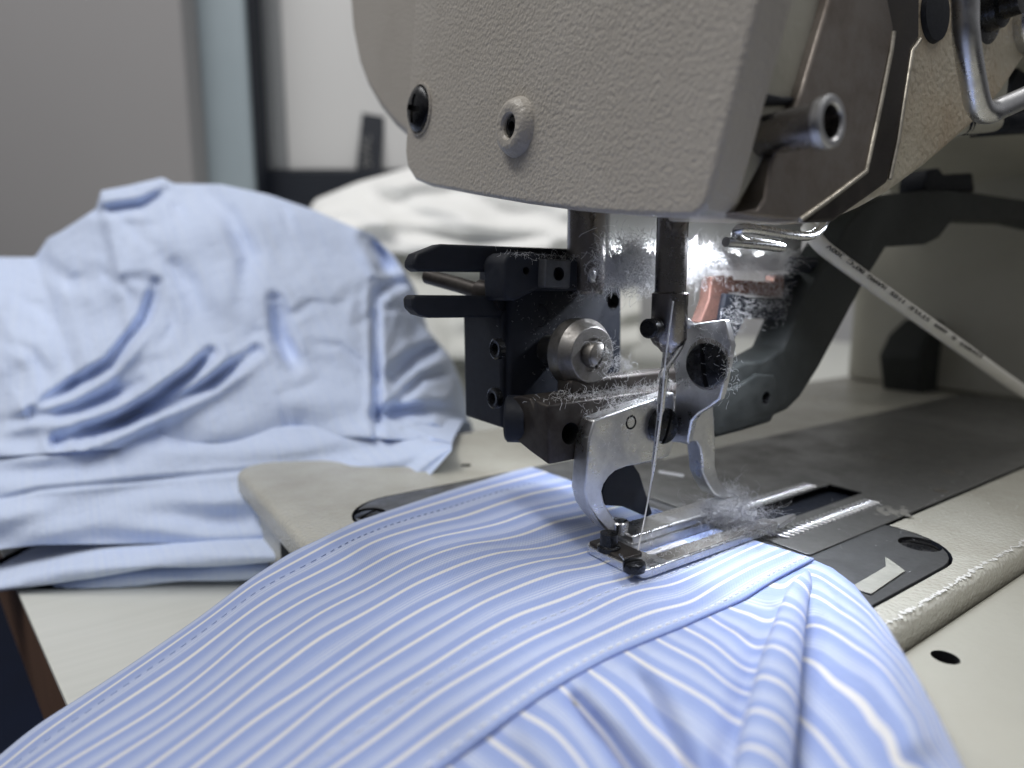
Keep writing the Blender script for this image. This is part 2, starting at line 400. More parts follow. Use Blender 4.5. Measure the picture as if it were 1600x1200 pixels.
def text(name, body, size, mat, parent, origin, xdir, ydir, extrude=0.02, align='LEFT'):
    cu = bpy.data.curves.new(name, 'FONT'); cu.body = body; cu.size = size * MM; cu.extrude = extrude * MM; cu.align_x = align; cu.align_y = 'CENTER'
    o = bpy.data.objects.new('tmp', cu); COL.objects.link(o); bpy.context.view_layer.update()
    dg = bpy.context.evaluated_depsgraph_get(); me = bpy.data.meshes.new_from_object(o.evaluated_get(dg), depsgraph=dg)
    bpy.data.objects.remove(o)
    x = Vector(xdir).normalized(); y = Vector(ydir); y = (y - x * y.dot(x)).normalized(); z = x.cross(y)
    M = Matrix((x, y, z)).transposed().to_4x4(); M.translation = Vector(origin) * MM
    me.transform(M); me.materials.clear(); me.materials.append(mat)
    return link(name, me, mat, parent, 0)
rt = Vector(np.cross(fh, (0, 0, 1)))
lettr = plain('sign_lettering', lin(150, 150, 150), 0.6)
text('lettering', 'SVAC', 19, lettr, sg, AD(574, 262, 933.5), (0, 0, 1), -rt, 0.3)

# second work surface and white garments far behind
t2 = thing('far_table', AD(760, 560, 900), 'far white table standing behind the gap at the back', 'table')
a0 = AD(250, 560, 760); a1 = AD(1250, 556, 760); a0[2] = a1[2] = ZT + 6
solid('table_top', [a0, a1, a1 + fh * 330, a0 + fh * 330], (0, 0, -25), TABLE, t2, 1)

# ------------------------------------------------------------------ cloth relief helper (heaps of garments)
def polyinterp(pts, n):
    P = np.asarray(pts, float); d = np.r_[0, np.cumsum(np.hypot(*np.diff(P, axis=0).T))]; s = np.linspace(0, d[-1], n)
    return np.stack([np.interp(s, d, P[:, 0]), np.interp(s, d, P[:, 1])], 1)
def polydist(px, py, pts):
    P = np.asarray(pts, float); best = np.full(px.shape, 1e9); tt = np.zeros(px.shape); sd = np.zeros(px.shape); L = len(P) - 1
    for i in range(L):
        a, b = P[i], P[i + 1]; ab = b - a; t = np.clip(((px - a[0]) * ab[0] + (py - a[1]) * ab[1]) / (ab @ ab), 0, 1)
        dx = px - a[0] - t * ab[0]; dy = py - a[1] - t * ab[1]; d = np.hypot(dx, dy); m = d < best
        sg_ = np.sign(ab[0] * dy - ab[1] * dx)
        best = np.where(m, d, best); tt = np.where(m, (i + t) / L, tt); sd = np.where(m, sg_, sd)
    return best, tt, sd
def gsm(A, s, axis):
    if s <= 0: return A
    k = int(3 * s) + 1; x = np.arange(-k, k + 1); g = np.exp(-x * x / (2 * s * s)); g /= g.sum()
    pad = [(0, 0)] * A.ndim; pad[axis] = (k, k); B = np.pad(A, pad, mode='edge')
    return np.apply_along_axis(lambda v: np.convolve(v, g, 'valid'), axis, B)
def heap(name, top, bot, dbot, dtop, bulge, creases, mat, label, cat, group=None, na=150, nb=80, back=70, rough_amp=2.0, parent=None, zmin=None):
    T = polyinterp(top, na); B = polyinterp(bot, na); b = np.linspace(0, 1, nb)[:, None]
    px = B[None, :, 0] * (1 - b) + T[None, :, 0] * b; py = B[None, :, 1] * (1 - b) + T[None, :, 1] * b
    dep = dbot + (dtop - dbot) * b ** 1.2 - bulge * np.sin(np.pi * np.clip(b, 0, 1)) ** 0.8
    a = np.linspace(0, 1, na)[None, :]
    r = np.random.RandomState(len(name) + na)
    for _ in range(26):
        fx, fy = r.uniform(0.5, 5), r.uniform(0.5, 4); ph = r.uniform(0, 6.28)
        dep = dep + rough_amp * 0.35 * np.sin(6.28 * (fx * a + fy * b * r.choice([-1, 1])) + ph) / (0.6 + 0.4 * (fx + fy) / 3)
    for pts, h, w in creases:
        d, t, s = polydist(px, py, pts); env = np.sin(np.pi * np.clip(t, 0.04, 0.96)) ** 0.5
        dep = dep + h * env * np.exp(-(d / w) ** 2)
        dep = dep - 0.5 * h * env * 0.6 * np.exp(-((d - 1.7 * w) / w) ** 2)     # lips either side of the groove
    V = np.array([[AD(px[i, j], py[i, j], dep[i, j]) for j in range(na)] for i in range(nb)])
    rows = [V]
    for k, (bk, dn) in enumerate(((0.12, 0.01), (0.4, 0.1), (0.8, 0.45), (1.0, 1.0))):
        R = V[-1] + fh * back * bk; zb = (V[0][:, 2] if zmin is None else np.full(na, zmin)); R = R.copy(); R[:, 2] = V[-1][:, 2] * (1 - dn) + zb * dn
        rows.append(R[None])
    V = np.concatenate(rows); n0 = V.shape[0]
    if zmin is not None: V[:, :, 2] = np.maximum(V[:, :, 2], zmin)
    faces = [(i * na + j, i * na + j + 1, (i + 1) * na + j + 1, (i + 1) * na + j) for i in range(n0 - 1) for j in range(na - 1)]
    o = link(name, mesh_from(V.reshape(-1, 3), faces), mat, parent, 180)
    if label: tag(o, label, cat, group)
    return o

GRP = 'blue shirts heaped behind the machine'
rc_ = np.random.RandomState(11); small = []
for _ in range(46):
    x0, y0 = rc_.uniform(-20, 680), rc_.uniform(300, 690); an = rc_.choice([-0.75, -0.5, 0.2, 1.1, 1.9]) + rc_.normal(0, 0.3); L_ = rc_.uniform(40, 130)
    small.append(([(x0, y0), (x0 + L_ * 0.5 * math.cos(an), y0 + L_ * 0.5 * math.sin(an)), (x0 + L_ * math.cos(an + 0.3), y0 + L_ * math.sin(an + 0.3))], rc_.uniform(0.8, 2.4), rc_.uniform(6, 12)))
heap('shirt', [(-80, 700), (-80, 430), (-40, 400), (10, 402), (55, 402), (75, 372), (95, 362), (150, 326), (158, 298), (200, 290), (254, 277), (272, 287), (345, 288), (420, 304),
               (485, 326), (545, 352), (580, 366), (612, 398), (640, 440), (655, 505), (690, 545), (712, 600), (716, 650), (704, 690)],
     [(-80, 720), (100, 706), (330, 692), (560, 684), (704, 692)], 236, 330, 8,
     [([(330, 552), (300, 585), (250, 620), (190, 655), (90, 690)], 17, 11),
      ([(400, 548), (330, 598), (270, 628), (200, 660), (130, 690)], 12, 10),
      ([(245, 445), (225, 500), (170, 570), (110, 605), (50, 640)], 10, 10),
      ([(430, 470), (440, 530), (460, 570)], 10, 12), ([(585, 440), (589, 560), (590, 690)], 8, 7),
      ([(578, 372), (600, 400), (612, 430)], 20, 13), ([(640, 440), (600, 450), (590, 470)], 9, 9),
      ([(690, 540), (650, 560), (615, 590)], 14, 12), ([(700, 580), (660, 590), (610, 640)], 9, 9),
      ([(720, 640), (650, 640), (590, 650)], 14, 11), ([(310, 290), (360, 340), (390, 400), (380, 470)], 7, 16), ([(150, 330), (220, 322), (260, 300)], 9, 9),
      ([(0, 660), (120, 640), (220, 600)], 6, 10), ([(60, 400), (110, 440), (160, 430)], 5, 14), ([(260, 400), (300, 450), (320, 500)], 5, 18)] + small,
     BLUE_G, 'pale blue shirt lying crumpled on top of the heap behind the machine', 'shirt', GRP, 260, 150, 90, 2.2, None, ZT + 0.5)
heap('shirt', [(-90, 716), (60, 700), (250, 676), (420, 668), (560, 664), (650, 672), (706, 692)],
     [(-90, 866), (0, 858), (60, 851), (160, 850), (390, 846), (520, 836), (640, 780), (706, 704)], 214, 240, 3,
     [([(-40, 790), (60, 765), (200, 752), (390, 735), (560, 720)], 1.6, 4)], BLUE_G,
     'smooth folded blue shirt with a faint seam line, just under the crumpled one', 'shirt', GRP, 120, 50, 140, 1.0, None, ZT + 3)
def folded(label, line, thick, back, dep):
    P = polyinterp(line, 60); V = []; prof = []
    for k in range(9):
        t = math.pi / 2 - math.pi * k / 8; prof.append((-math.cos(t) * thick * 0.8, math.sin(t) * thick / 2))
    prof = [(back, thick / 2 - 2)] + [(back * 0.4, thick / 2)] + prof + [(back * 0.4, -thick / 2), (back, -thick / 2)]
    for (a, c) in prof:
        V.append([AD(px, py, dep) + fh * a + np.array([0, 0, c + 0.4 * math.sin(i * 0.3 + c)]) for i, (px, py) in enumerate(P)])
    V = np.array(V); V[:, :, 2] = np.maximum(V[:, :, 2], ZT + 0.4); n = len(P); m = len(prof)
    faces = [(i * n + j, i * n + j + 1, (i + 1) * n + j + 1, (i + 1) * n + j) for i in range(m - 1) for j in range(n - 1)]
    faces += [tuple(i * n for i in range(m)), tuple(i * n + n - 1 for i in range(m - 1, -1, -1))]
    return tag(link('shirt', mesh_from(V.reshape(-1, 3), faces), BLUE_G, None, 60), label, 'shirt', GRP)
folded('thinly folded blue shirt with a rounded edge sagging left, third from the heap top', [(-90, 938), (0, 915), (120, 893), (250, 876), (390, 868), (520, 862)], 4.4, 120, 204)
folded('lowest blue shirt of the heap, folded flat on the table top', [(30, 928), (130, 914), (250, 901), (390, 893), (520, 890)], 4.0, 110, 208)
heap('garment', [(470, 350), (492, 312), (560, 284), (640, 262), (720, 268), (830, 262), (960, 272), (1040, 300)],
     [(470, 372), (560, 392), (700, 400), (850, 405), (1040, 400)], 560, 640, 22,
     [([(560, 290), (620, 330), (700, 345)], 25, 18), ([(700, 300), (780, 330), (860, 330)], 16, 16), ([(620, 360), (720, 372), (850, 372)], 20, 10)],
     WHITE_G, 'white garment lying in a soft heap behind the blue shirts', 'garment', None, 90, 40, 160, 5.0, None, ZT - 20)
heap('garment', [(590, 400), (640, 392), (740, 396), (850, 400), (930, 396), (1000, 410)],
     [(600, 470), (700, 560), (800, 568), (900, 560), (1000, 540)], 520, 600, 10,
     [([(640, 430), (740, 440), (860, 430)], 18, 10)],
     plain('grey_white_cotton', lin(224, 225, 220), 0.85, 0.08, 0.01, 0.1), 'grey white cloth lying flat below the white garment heap', 'cloth', None, 80, 40, 120, 2.5, None, ZT - 5)

# ================================================================== the sewing machine
M_ = thing('sewing_machine', (140, 40, ZT), 'beige industrial buttonhole sewing machine with black clamp arm and steel presser foot', 'sewing machine')

# ---- bed
pocket = bmesh.new(); prism(pocket, rrect(-41.6, 73.2, -40.0, 76.6, 16, -2.2), (0, 0, 6)); pocket = fin(pocket)
slotp = bmesh.new(); prism(slotp, box_pts(60, 322, -20.2, 57.2, -2.2), (0, 0, 6)); slotp = fin(slotp)
scr = cyl_me((27.6, 137.2 - 36, -3), (27.6, 137.2 - 36, 3), 2.3, seg=24)
bh = AZ(728, 727, 0); scr = cyl_me(bh - (0, 0, 4), bh + (0, 0, 3), 1.9, seg=24)
for c in (pocket, slotp): c.materials.append(BLACKOX)
bed = solid('bed', rrect(-57.3, 345, -46, 137, 10, -8.5, 10, (0, 0, 1, 1)), (0, 0, 8.5), BEIGE, M_, 2.4, [pocket, slotp, scr], 4)
solid('bed_base', rrect(-52.5, 340, -44, 130, 9, ZT + 0.3, 6, (0, 0, 1, 1)), (0, 0, -ZT - 8.9), BEIGE, M_, 1.0)
vh = AX(452, 855, -52.5)
solid('vent_slot', [(-52.8, vh[1] - 9, -30), (-52.8, vh[1] + 9, -30), (-52.8, vh[1] + 9, -11), (-52.8, vh[1] - 9, -11)], (0.6, 0, 0), HOLE, M_, 0.1)
oh = AZ(1477, 1027, -5)
solid('bed_apron', rrect(-30, 340, -330, -46.4, 10, -13, 6, (0, 0, 0, 0)), (0, 0, 8), BEIGE_SMOOTH, M_, 1.5, [cyl_me(oh - (0, 0, 6), oh + (0, 0, 4), 2.3, seg=24)])
# chipped paint along the step: a thin ragged strip of bare metal
bm = bmesh.new(); xs = np.arange(17, 150, 0.35); rr = np.random.RandomState(3); up = []; lo = []
h = 0.0
for x in xs:
    h = 0.75 * h + rr.normal(0, 0.35); w = max(0.0, 0.28 + rr.normal(0, 0.28)); yy = -44.2 + 0.5 * h
    up.append(bm.verts.new(np.array((x, yy + w * 0.9, 0.06)) * MM)); lo.append(bm.verts.new(np.array((x, yy - w * 0.9, 0.05)) * MM))
for i in range(len(xs) - 1): bm.faces.new((lo[i], lo[i + 1], up[i + 1], up[i]))
link('chipped_edge', fin(bm), CHIP, M_, 0)
# ---- throat plate and slide plate
sc1, sc2 = AZ(577, 803, 0), AZ(1437, 851, 0)
sl = bmesh.new(); prism(sl, box_pts(46.5, 92.5, -3.4, 6.8, -8), (0, 0, 12)); sl = fin(sl)
tp = solid('throat_plate', rrect(-40.8, 72.5, -39.3, 75.8, 15.5, -2), (0, 0, 2.15), PLATE, M_, 0.25,
           [cyl_me(sc1 - (0, 0, 1.2), sc1 + (0, 0, 3), 4.6), cyl_me(sc2 - (0, 0, 1.2), sc2 + (0, 0, 3), 4.6)])
sp_ = solid('slide_plate', rrect(36.8, 320, -19.6, 56.4, 1.0, 0.2, 3), (0, 0, 0.45), SLIDE, M_, 0.15, [sl])
tl = bmesh.new(); prism(tl, box_pts(46.5, 92.5, -3.4, 6.8, -8), (0, 0, 12)); cut(tp, [fin(tl)])
for k, (p, an) in enumerate(((sc1, 0.5), (sc2, 1.9))):
    slotted('plate_screw', (p[0], p[1], -1.1), (0, 0, 1), 4.1, 0.8, BLACKSCREW, M_, (math.cos(an), math.sin(an), 0), 1.0, 0.3)
# ribbed strips each side of the slot
for (y0, x0, x1) in ((-9.2, 41.0, 86.0), (9.6, 41.0, 86.0)):
    bm = bmesh.new(); x = x0
    while x < x1:
        tube_bm(bm, spline([(x + 1.0, y0 - 1.9, 0.65), (x, y0 - 0.8, 0.95), (x - 0.2, y0 + 0.6, 0.95), (x + 0.6, y0 + 1.9, 0.65)], 3), 0.55, 8); x += 2.1
    link('ribbed_grip', fin(bm), SATIN, M_, 60)
mk = PZ(0.7, (1030, 735), (1069, 741.5), (1068, 745.5), (1029, 739))
solid('scribed_mark', mk, (0, 0, 0.04), plain('white_mark', (0.75, 0.75, 0.77, 1), 0.6), M_, 0)
for pp in ((1386, 714), (1481, 737), (1470, 767)):
    p = AZ(*pp, 0.66); lathe('plate_pit', p, (0, 0, 1), [(0.0, 0), (0.0, 1.2), (0.12, 1.6), (0.02, 2.0)], BRUSHED, M_, 20)
bm = bmesh.new(); rr = np.random.RandomState(5)
for k in range(46):
    c = AZ(rr.uniform(1372, 1424), 0, 0.7) if False else AZ(1398 + rr.normal(0, 14), 799 - rr.normal(0, 4), 0.66 + rr.uniform(0, 0.06))
    n = 7; s = rr.uniform(0.4, 1.3); vs = [bm.verts.new((c + np.array([math.cos(6.28 * i / n) * s * rr.uniform(0.5, 1.2), math.sin(6.28 * i / n) * s * rr.uniform(0.5, 1.2), 0])) * MM) for i in range(n)]
    bm.faces.new(vs)
link('adhesive_residue', fin(bm), plain('residue', lin(120, 118, 112), 0.7), M_, 0)

# ---- head: end cover, casting, side plate
XC = -15.0
cover = solid('end_cover', PX(XC, (633, -260), (632, 235), (636, 262), (648, 281), (672, 291), (740, 304), (820, 318), (900, 329), (985, 336), (1050, 339), (1082, 338), (1098, 328), (1108, 306),
                              (1140, 180), (1186, 0), (1235, -200)), (8, 0, 0), BEIGE_FACE, M_, 3.2, (), 5)
bm = bmesh.new(); bm.from_mesh(cover.data)
pa, pb_ = AX(688, 0, XC), AX(658, 140, XC); dd = pb_ - pa; nn = np.array([0, dd[2], -dd[1]]); nn /= np.linalg.norm(nn); nn = nn if nn[1] > 0 else -nn
bmesh.ops.bisect_plane(bm, geom=bm.verts[:] + bm.edges[:] + bm.faces[:], plane_co=pa * MM, plane_no=nn)
for v in bm.verts:
    if v.co.x < (XC + 1) * MM:
        t_ = (Vector(v.co) / MM - Vector(pa)).dot(Vector(nn))
        if t_ > 0.01 and v.co.z > pb_[2] * MM - 0.02: v.co.x += min(t_ * 0.30, 6) * MM * (1 if v.co.z > (pb_[2] - 1) * MM else 0)
bm.to_mesh(cover.data); bm.free()
p = AX(656, 171, XC)
lathe('screw_recess', p + (-0.15, 0, 0), (-1, 0, 0), [(-0.8, 6.9), (0.25, 6.9), (0.3, 6.3), (-0.6, 6.2)], BEIGE_FACE, cover)
scw = lathe('cover_screw', p + (0.4, 0, 0), (-1, 0, 0), [(0, 6.0), (0.9, 6.0), (1.5, 5.6), (2.3, 4.2), (2.7, 2.2), (2.75, 0)], BLACKSCREW, cover)
cr = []
for dv in (Vector((0, 0.95, 0.3)), Vector((0, -0.3, 0.95))):
    wv_ = dv.cross(Vector((1, 0, 0))); bm = bmesh.new()
    prism(bm, [np.array(Vector(p) + Vector((-4, 0, 0)) + dv * a * 3.7 + wv_ * b * 0.75) for a, b in ((-1, -1), (1, -1), (1, 1), (-1, 1))], (3.0, 0, 0)); cr.append(fin(bm))
cut(scw, cr)
p = AX(808, 199, XC)
lathe('oil_port', p + (1, 0, 0), (-1, 0, 0), [(0, 6.6), (1.0, 6.4), (2.0, 6.0), (2.9, 5.5), (3.5, 4.8), (3.7, 3.9), (3.5, 2.9), (2.9, 2.5), (0.9, 2.4), (0.9, 0)], BEIGE_FACE, cover)
lathe('port_core', p + (-0.4, 0, 0), (-1, 0, 0), [(0, 2.3), (1.0, 2.2), (1.2, 1.2), (0.3, 1.0), (0.3, 0)], BLACKSCREW, cover)
# round rear of the arm behind the cover
solid('arm_casting', PX(3, (700, -200), (545, -200), (544, 0), (548, 50), (558, 100), (572, 138), (590, 170), (612, 198), (634, 218), (700, 230)), (240, 0, 0), BEIGE_FACE, M_, 4.0, (), 5)
solid('head_core', [(0, -20, 84), (120, -20, 105), (120, 60, 105), (0, 60, 100)], (0, 0, 60), BEIGE_SMOOTH, M_, 2)
# front wall of the arm, rising to the right
YA = -24.0
solid('arm_front', PY(YA, (1120, 338), (1300, 345), (1345, 325), (1390, 300), (1450, 256), (1520, 195), (1565, 145), (1600, 92), (1680, -60), (1700, -260), (1260, -260), (1180, 0)), (0, 12, 0), BEIGE_ARM, M_, 1.4)
solid('side_rail', PY(YA - 2, (1440, -200), (1437, 60), (1424, 78), (1402, 220), (1387, 286), (1303, 346), (1262, 347), (1320, 280), (1380, 60), (1372, -200)), (0, 3, 0), BLOCKM, M_, 0.7)
solid('side_plate', PY(YA - 5, (1150, 332), (1175, 338), (1248, 345), (1352, 270), (1397, 45), (1388, 0), (1372, -200), (1330, -200), (1296, 0), (1254, 140), (1205, 255), (1196, 310), (1184, 326)), (0, 5.2, 0), BROWN, M_, 0.9)
solid('inner_rib', PY(YA - 3, (1100, 336), (1150, 334), (1196, 250), (1252, 138), (1296, -10), (1340, -200), (1250, -200), (1190, 0)), (0, 6, 0), BEIGE_SMOOTH, M_, 1.0)
stB = AY(1298, 190, -39.0); stA = stB + np.array([0, 15.0, 0])
dx = stB - stA; L = np.linalg.norm(dx)
lathe('thread_stud', stA, dx, [(0, 3.3), (L - 2.2, 3.3), (L - 1.8, 3.9), (L, 3.9), (L + 0.2, 3.5), (L, 2.5), (L - 3, 2.2), (L - 3, 0)], BARST, M_, 40)
lathe('stud_rim', stB - np.array([0, 0.05, 0]), (0, -1, 0), [(-1.2, 3.92), (0.1, 3.94), (0.3, 3.6), (0.3, 2.8), (0.0, 2.55)], SATIN, M_, 40)
tube('worn_edge', PY(YA - 5.05, (1396, 50), (1392, 80), (1372, 180), (1353, 268), (1300, 308), (1250, 344)), 0.5, WORN, M_, 8)
tube('worn_edge', PY(YA - 2.0, (1437, 62), (1425, 80), (1403, 220), (1390, 280)), 0.5, WORN, M_, 8)
kq = PY(YA - 4, (1178, 140), (1225, 150), (1250, 150), (1245, 162), (1180, 165))
solid('stud_bracket', kq, (0, 4, 0), BLACKOX, M_, 0.6)
# wire lever, spring and tension discs at the upper right
tube('wire_lever', spline([AY(1502, -150, -36), AY(1508, 0, -36), AY(1510, 60, -36), AY(1523, 140, -36), AY(1531, 168, -36), AY(1545, 176, -36.5), AY(1566, 168, -37), AY(1640, 136, -39), AY(1760, 90, -41)], 8), 2.3, SATIN, M_, 20)
hc = []; A0, A1 = AY(1500, 196, -18), AY(1600, 190, -12)
for i in range(26 * 10):
    t = i / 260; c = A0 + (A1 - A0) * t; an = 2 * math.pi * i / 10
    hc.append(c + np.array([0, math.cos(an) * 2.3, math.sin(an) * 2.3]))
tube('return_spring', hc, 0.42, BLACKOX, M_, 6)
pt = AY(1560, 5, -26); lathe('tension_disc', pt + (0, 6, 0), (0, -1, 0), [(0, 9), (2, 9.5), (4, 8.5), (4.4, 6), (7, 5.6), (7.4, 4), (11, 3.8), (11.3, 0)], BLACKSCREW, M_)
pt = AY(1466, 20, -25); lathe('tension_disc', pt + (0, 6, 0), (0, -1, 0), [(0, 6), (4, 6.3), (6, 5.6), (6.5, 0)], BLACKOX, M_)
pt = AY(1640, 20, -29); lathe('tension_disc', pt + (0, 6, 0), (0, -1, 0), [(0, 8.5), (3, 9), (6, 7.6), (7, 0)], SATIN, M_)
solid('void_shade_sheet', PY(-8, (1610, 60), (1640, 205), (1535, 212), (1560, 170), (1585, 120)), (0, 4, 0), BLACKOX, M_, 0.6)  # shade of the void beyond the arm, put in as a black sheet

# ---- column and the arm's underside far right
solid('column', rrect(326, 460, -60, 131, 14, 0.8, 6, (0, 0, 1, 0)), (0, 0, 190), BEIGE_SMOOTH, M_, 2)
solid('arm_underside', [(150, -20, 132), (330, -20, 120), (330, 110, 120), (150, 110, 132)], (0, 0, 60), BEIGE_SMOOTH, M_, 3)

# ---- presser bar, needle bar, needle
lathe('presser_bar', (8.2, 27.4, 118), (0, 0, -1), [(0, 4.75), (57.2, 4.75), (57.9, 4.3), (58, 0)], BARST, M_, 56)
pb = AY(928, 430, 22.7); lathe('bar_pin', pb + (0, 0.6, 0), (0.28, -0.95, 0), [(0, 1.9), (0.6, 1.9), (0.8, 1.5), (0.6, 1.2), (0.75, 0.9), (0.9, 0)], SATIN, M_, 28)
nb = lathe('needle_bar', (8.6, 0.0, 118), (0, 0, -1), [(0, 3.35), (57.0, 3.35), (57.3, 3.35), (57.6, 3.9), (67.5, 3.9), (68.6, 3.3), (69.4, 2.2), (70.3, 1.5), (70.5, 0)], BARST, M_, 48)
sA = AY(1022, 512, 0); lathe('needle_screw', sA + (2, 0, 0), (-1, -0.25, 0), [(0, 1.3), (2.2, 1.3), (2.2, 2.1), (5.2, 2.1), (5.5, 1.7), (5.5, 0)], BLACKSCREW, nb, 24)
nd0 = np.array([8.4, 0.0, 48.5]); ndt = AY(1018.5, 752, 0)
tube('needle', [nd0, nd0 + (ndt - nd0) * 0.45, nd0 + (ndt - nd0) * 0.5, nd0 + (ndt - nd0) * 0.86, ndt], [0.95, 0.9, 0.62, 0.55, 0.08], CHROME, nb, 14)
tube('needle_guide', spline([AY(1060, 470, -1), AY(1068, 520, -1), AY(1060, 545, -1), AY(1040, 575, -1), AY(1034, 590, -1)], 6), 0.8, CHROME, nb, 12)
gq = PY(2, (1063, 492), (1078, 498), (1090, 508), (1084, 518), (1070, 508), (1062, 500))
solid('thread_clip', gq, (0, 1.2, 0), SATIN, nb, 0.3)

# ---- bracket on the presser bar with fork and roller
BRK_Y = 32.0
brk = solid('presser_bracket', PY(BRK_Y, (797, 455), (800, 400), (965, 408), (972, 420), (972, 578), (958, 596), (938, 640), (880, 660), (795, 668)), (0, 15, 0), BLACKOX, M_, 1.0,
            [hole_y(958, 470, BRK_Y, 2.3, 3)])
solid('bracket_side', PY(BRK_Y + 1.5, (789, 482), (800, 481), (800, 672), (784, 668), (782, 500)), (0, 18, 0), BLACKOX, brk, 0.7)
solid('bracket_flange', PY(25.5, (789, 470), (786, 412), (790, 400), (800, 394), (822, 393), (906, 402), (906, 455), (840, 454), (806, 470)), (0, 9, 0), BLACKOX, brk, 1.1, [hole_y(822, 423, 25.5, 0.9, 3)])
solid('square_clamp', PY(22.8, (853, 404), (893, 406), (891, 451), (851, 449)), (0, 5, 0), metal('worn_black_clamp', (0.085, 0.09, 0.10, 1), 0.4, 0.5, (0.05, 0.05, 0.055, 1), 0.1, 0.4, 0.5), brk, 0.5, [hole_y(873, 428, 22.8, 1.6, 5)])
cm = AY(846, 493, BRK_Y - 0.1)
tube('cast_mark', [cm + np.array([math.cos(t) * 2.2, 0, math.sin(t) * 2.6]) for t in np.linspace(-1.9, 1.9, 16)], 0.22, BLACKOX, brk, 6)
for q_ in ((777, 545), (773, 622)):
    p = AX(q_[0], q_[1], -17.5)
    lathe('socket_screw', p + (0.8, 0, 0), (-1, 0, 0), [(0, 2.5), (1.4, 2.5), (1.6, 2.1), (1.5, 1.4), (0.2, 1.2), (0.2, 0)], BLACKSCREW, brk, 20)
# fork: two flat prongs and the rod between them
solid('fork_prong', PY(34, (646, 408), (652, 396), (690, 381), (900, 389), (900, 430), (780, 425), (655, 424), (646, 418)), (0, 5, 0), BLACKOX, M_, 0.6)
solid('fork_prong', PY(34, (644, 468), (648, 461), (770, 462), (790, 470), (790, 496), (672, 497), (655, 492), (645, 482)), (0, 5, 0), BLACKOX, M_, 0.6)
tube('fork_rod', [AY(668, 432, 60), AY(720, 446, 48), AY(770, 462, 38)], 2.0, BLOCKM, M_, 18)
p = AY(772, 462, 37); lathe('rod_collar', p, AY(668, 432, 60) - p, [(-4, 3.0), (2, 3.3), (5, 3.0), (5.4, 1.8), (5.4, 0)], BLOCKM, M_, 28)
# roller
rc = AY(938, 556, 12.5)
lathe('roller_shaft', rc + (0, 22, 0), (0, -1, 0), [(0, 3.6), (11, 3.6), (11, 3.0), (22, 3.0)], BRUSHED, M_, 36)
rol = lathe('roller', rc + (0, 9.5, 0), (0, -1, 0), [(0, 0), (0, 7.9), (0.4, 8.3), (4.2, 8.3), (4.4, 8.2), (6.9, 6.5), (7.0, 6.3), (7.0, 4.0), (6.4, 3.8), (6.4, 0)], metal('worn_roller_steel', (0.30, 0.29, 0.28, 1), 0.30, 0.6, (0.13, 0.12, 0.11, 1), 0.15, 0.5), M_, 56, 18)
slotted('roller_pin', rc + (0, 2.6, 0), (0, -1, 0), 3.2, 2.4, BRUSHED, rol, (0.5, 0, 1), 0.6, 0.6)

# ---- clamp block and foot holder
YB = 11.0
blk = solid('clamp_block', PX(-16.0, (855, 633), (846, 630), (835, 624), (833, 636), (828, 622), (812, 618), (800, 620), (797, 640), (799, 672), (806, 688), (828, 706), (857, 727)), (52, 0, 0), BLOCKM, M_, 0.6, [hole_y(893, 678, YB - 0.3, 2.5, 7)])
lathe('end_cap', AX(796, 655, -16.0) + (1.2, 0, 0), (-1, 0.9, 0), [(-3, 5.6), (1.2, 5.6), (1.8, 5.0), (1.8, 0)], BLACKOX, blk, 30)
solid('top_rail', [(-6, YB + 4.5, 37.2), (34, YB + 4.5, 37.2), (34, YB + 10, 37.2), (-6, YB + 10, 37.2)], (0, 0, 3.4), BLOCKM, blk, 0.8)
YH = 6.0
hold = solid('foot_holder', PY(YH, (929, 657), (921, 684), (916, 730), (913, 768), (919, 791), (933, 812), (947, 827), (964, 836), (978, 839), (984, 834), (981, 826), (966, 820), (953, 800), (945, 786),
                               (941, 768), (944, 757), (952, 745), (962, 736), (980, 729), (1019, 722), (1046, 713), (1053, 690), (1055, 636), (1054, 613)), (0, 4.6, 0), SATIN, M_, 0.45)
lathe('holder_bore', AY(986, 660, YH) + (0, 0.02, 0), (0, -1, 0), [(0, 1.7), (0.15, 1.6), (0.12, 1.25), (-0.0, 1.2), (0.02, 0)], HOLE, hold, 24)
slotted('holder_screw', AY(1032, 664, YH) + (0, 0.2, 0), (0, -1, 0), 4.3, 2.2, BLACKSCREW, hold, (0.3, 0, 1), 0.9)
solid('foot_holder', PY(YH, (1114, 618), (1118, 690), (1118, 728), (1124, 750), (1136, 766), (1157, 776), (1152, 782), (1132, 779), (1117, 773), (1107, 758), (1099, 740), (1097, 715), (1095, 700),
                            (1089, 690), (1081, 690), (1076, 696), (1075, 674), (1080, 659), (1090, 647), (1106, 636)), (0, 4.6, 0), SATIN, M_, 0.45)
fg = solid('guide_plate', PX(18.0, (1062, 509), (1132, 499), (1142, 540), (1131, 598), (1124, 624), (1108, 636), (1090, 647), (1080, 659), (1074, 692), (1030, 690), (1033, 665), (1053, 646), (1056, 600), (1050, 560)), (2.0, 0, 0), SATIN, M_, 0.4)
slotted('guide_screw', AX(1108, 570, 18.0) + (0.2, 0, 0), (-1, -0.15, 0), 5.0, 2.2, BLACKSCREW, fg, (0, 0.15, 1), 1.2)
lathe('screw_washer', AX(1105, 569, 18.0) + (0.3, 0, 0), (-1, 0, 0), [(0, 5.9), (0.5, 5.9), (0.6, 5.7), (0.6, 0)], BRUSHED, fg)
solid('knife_lever', PY(13, (940, 770), (948, 745), (960, 730), (988, 722), (1000, 740), (1020, 803), (1012, 808), (975, 792), (945, 790)), (0, 3, 0), BLACKOX, M_, 0.4)

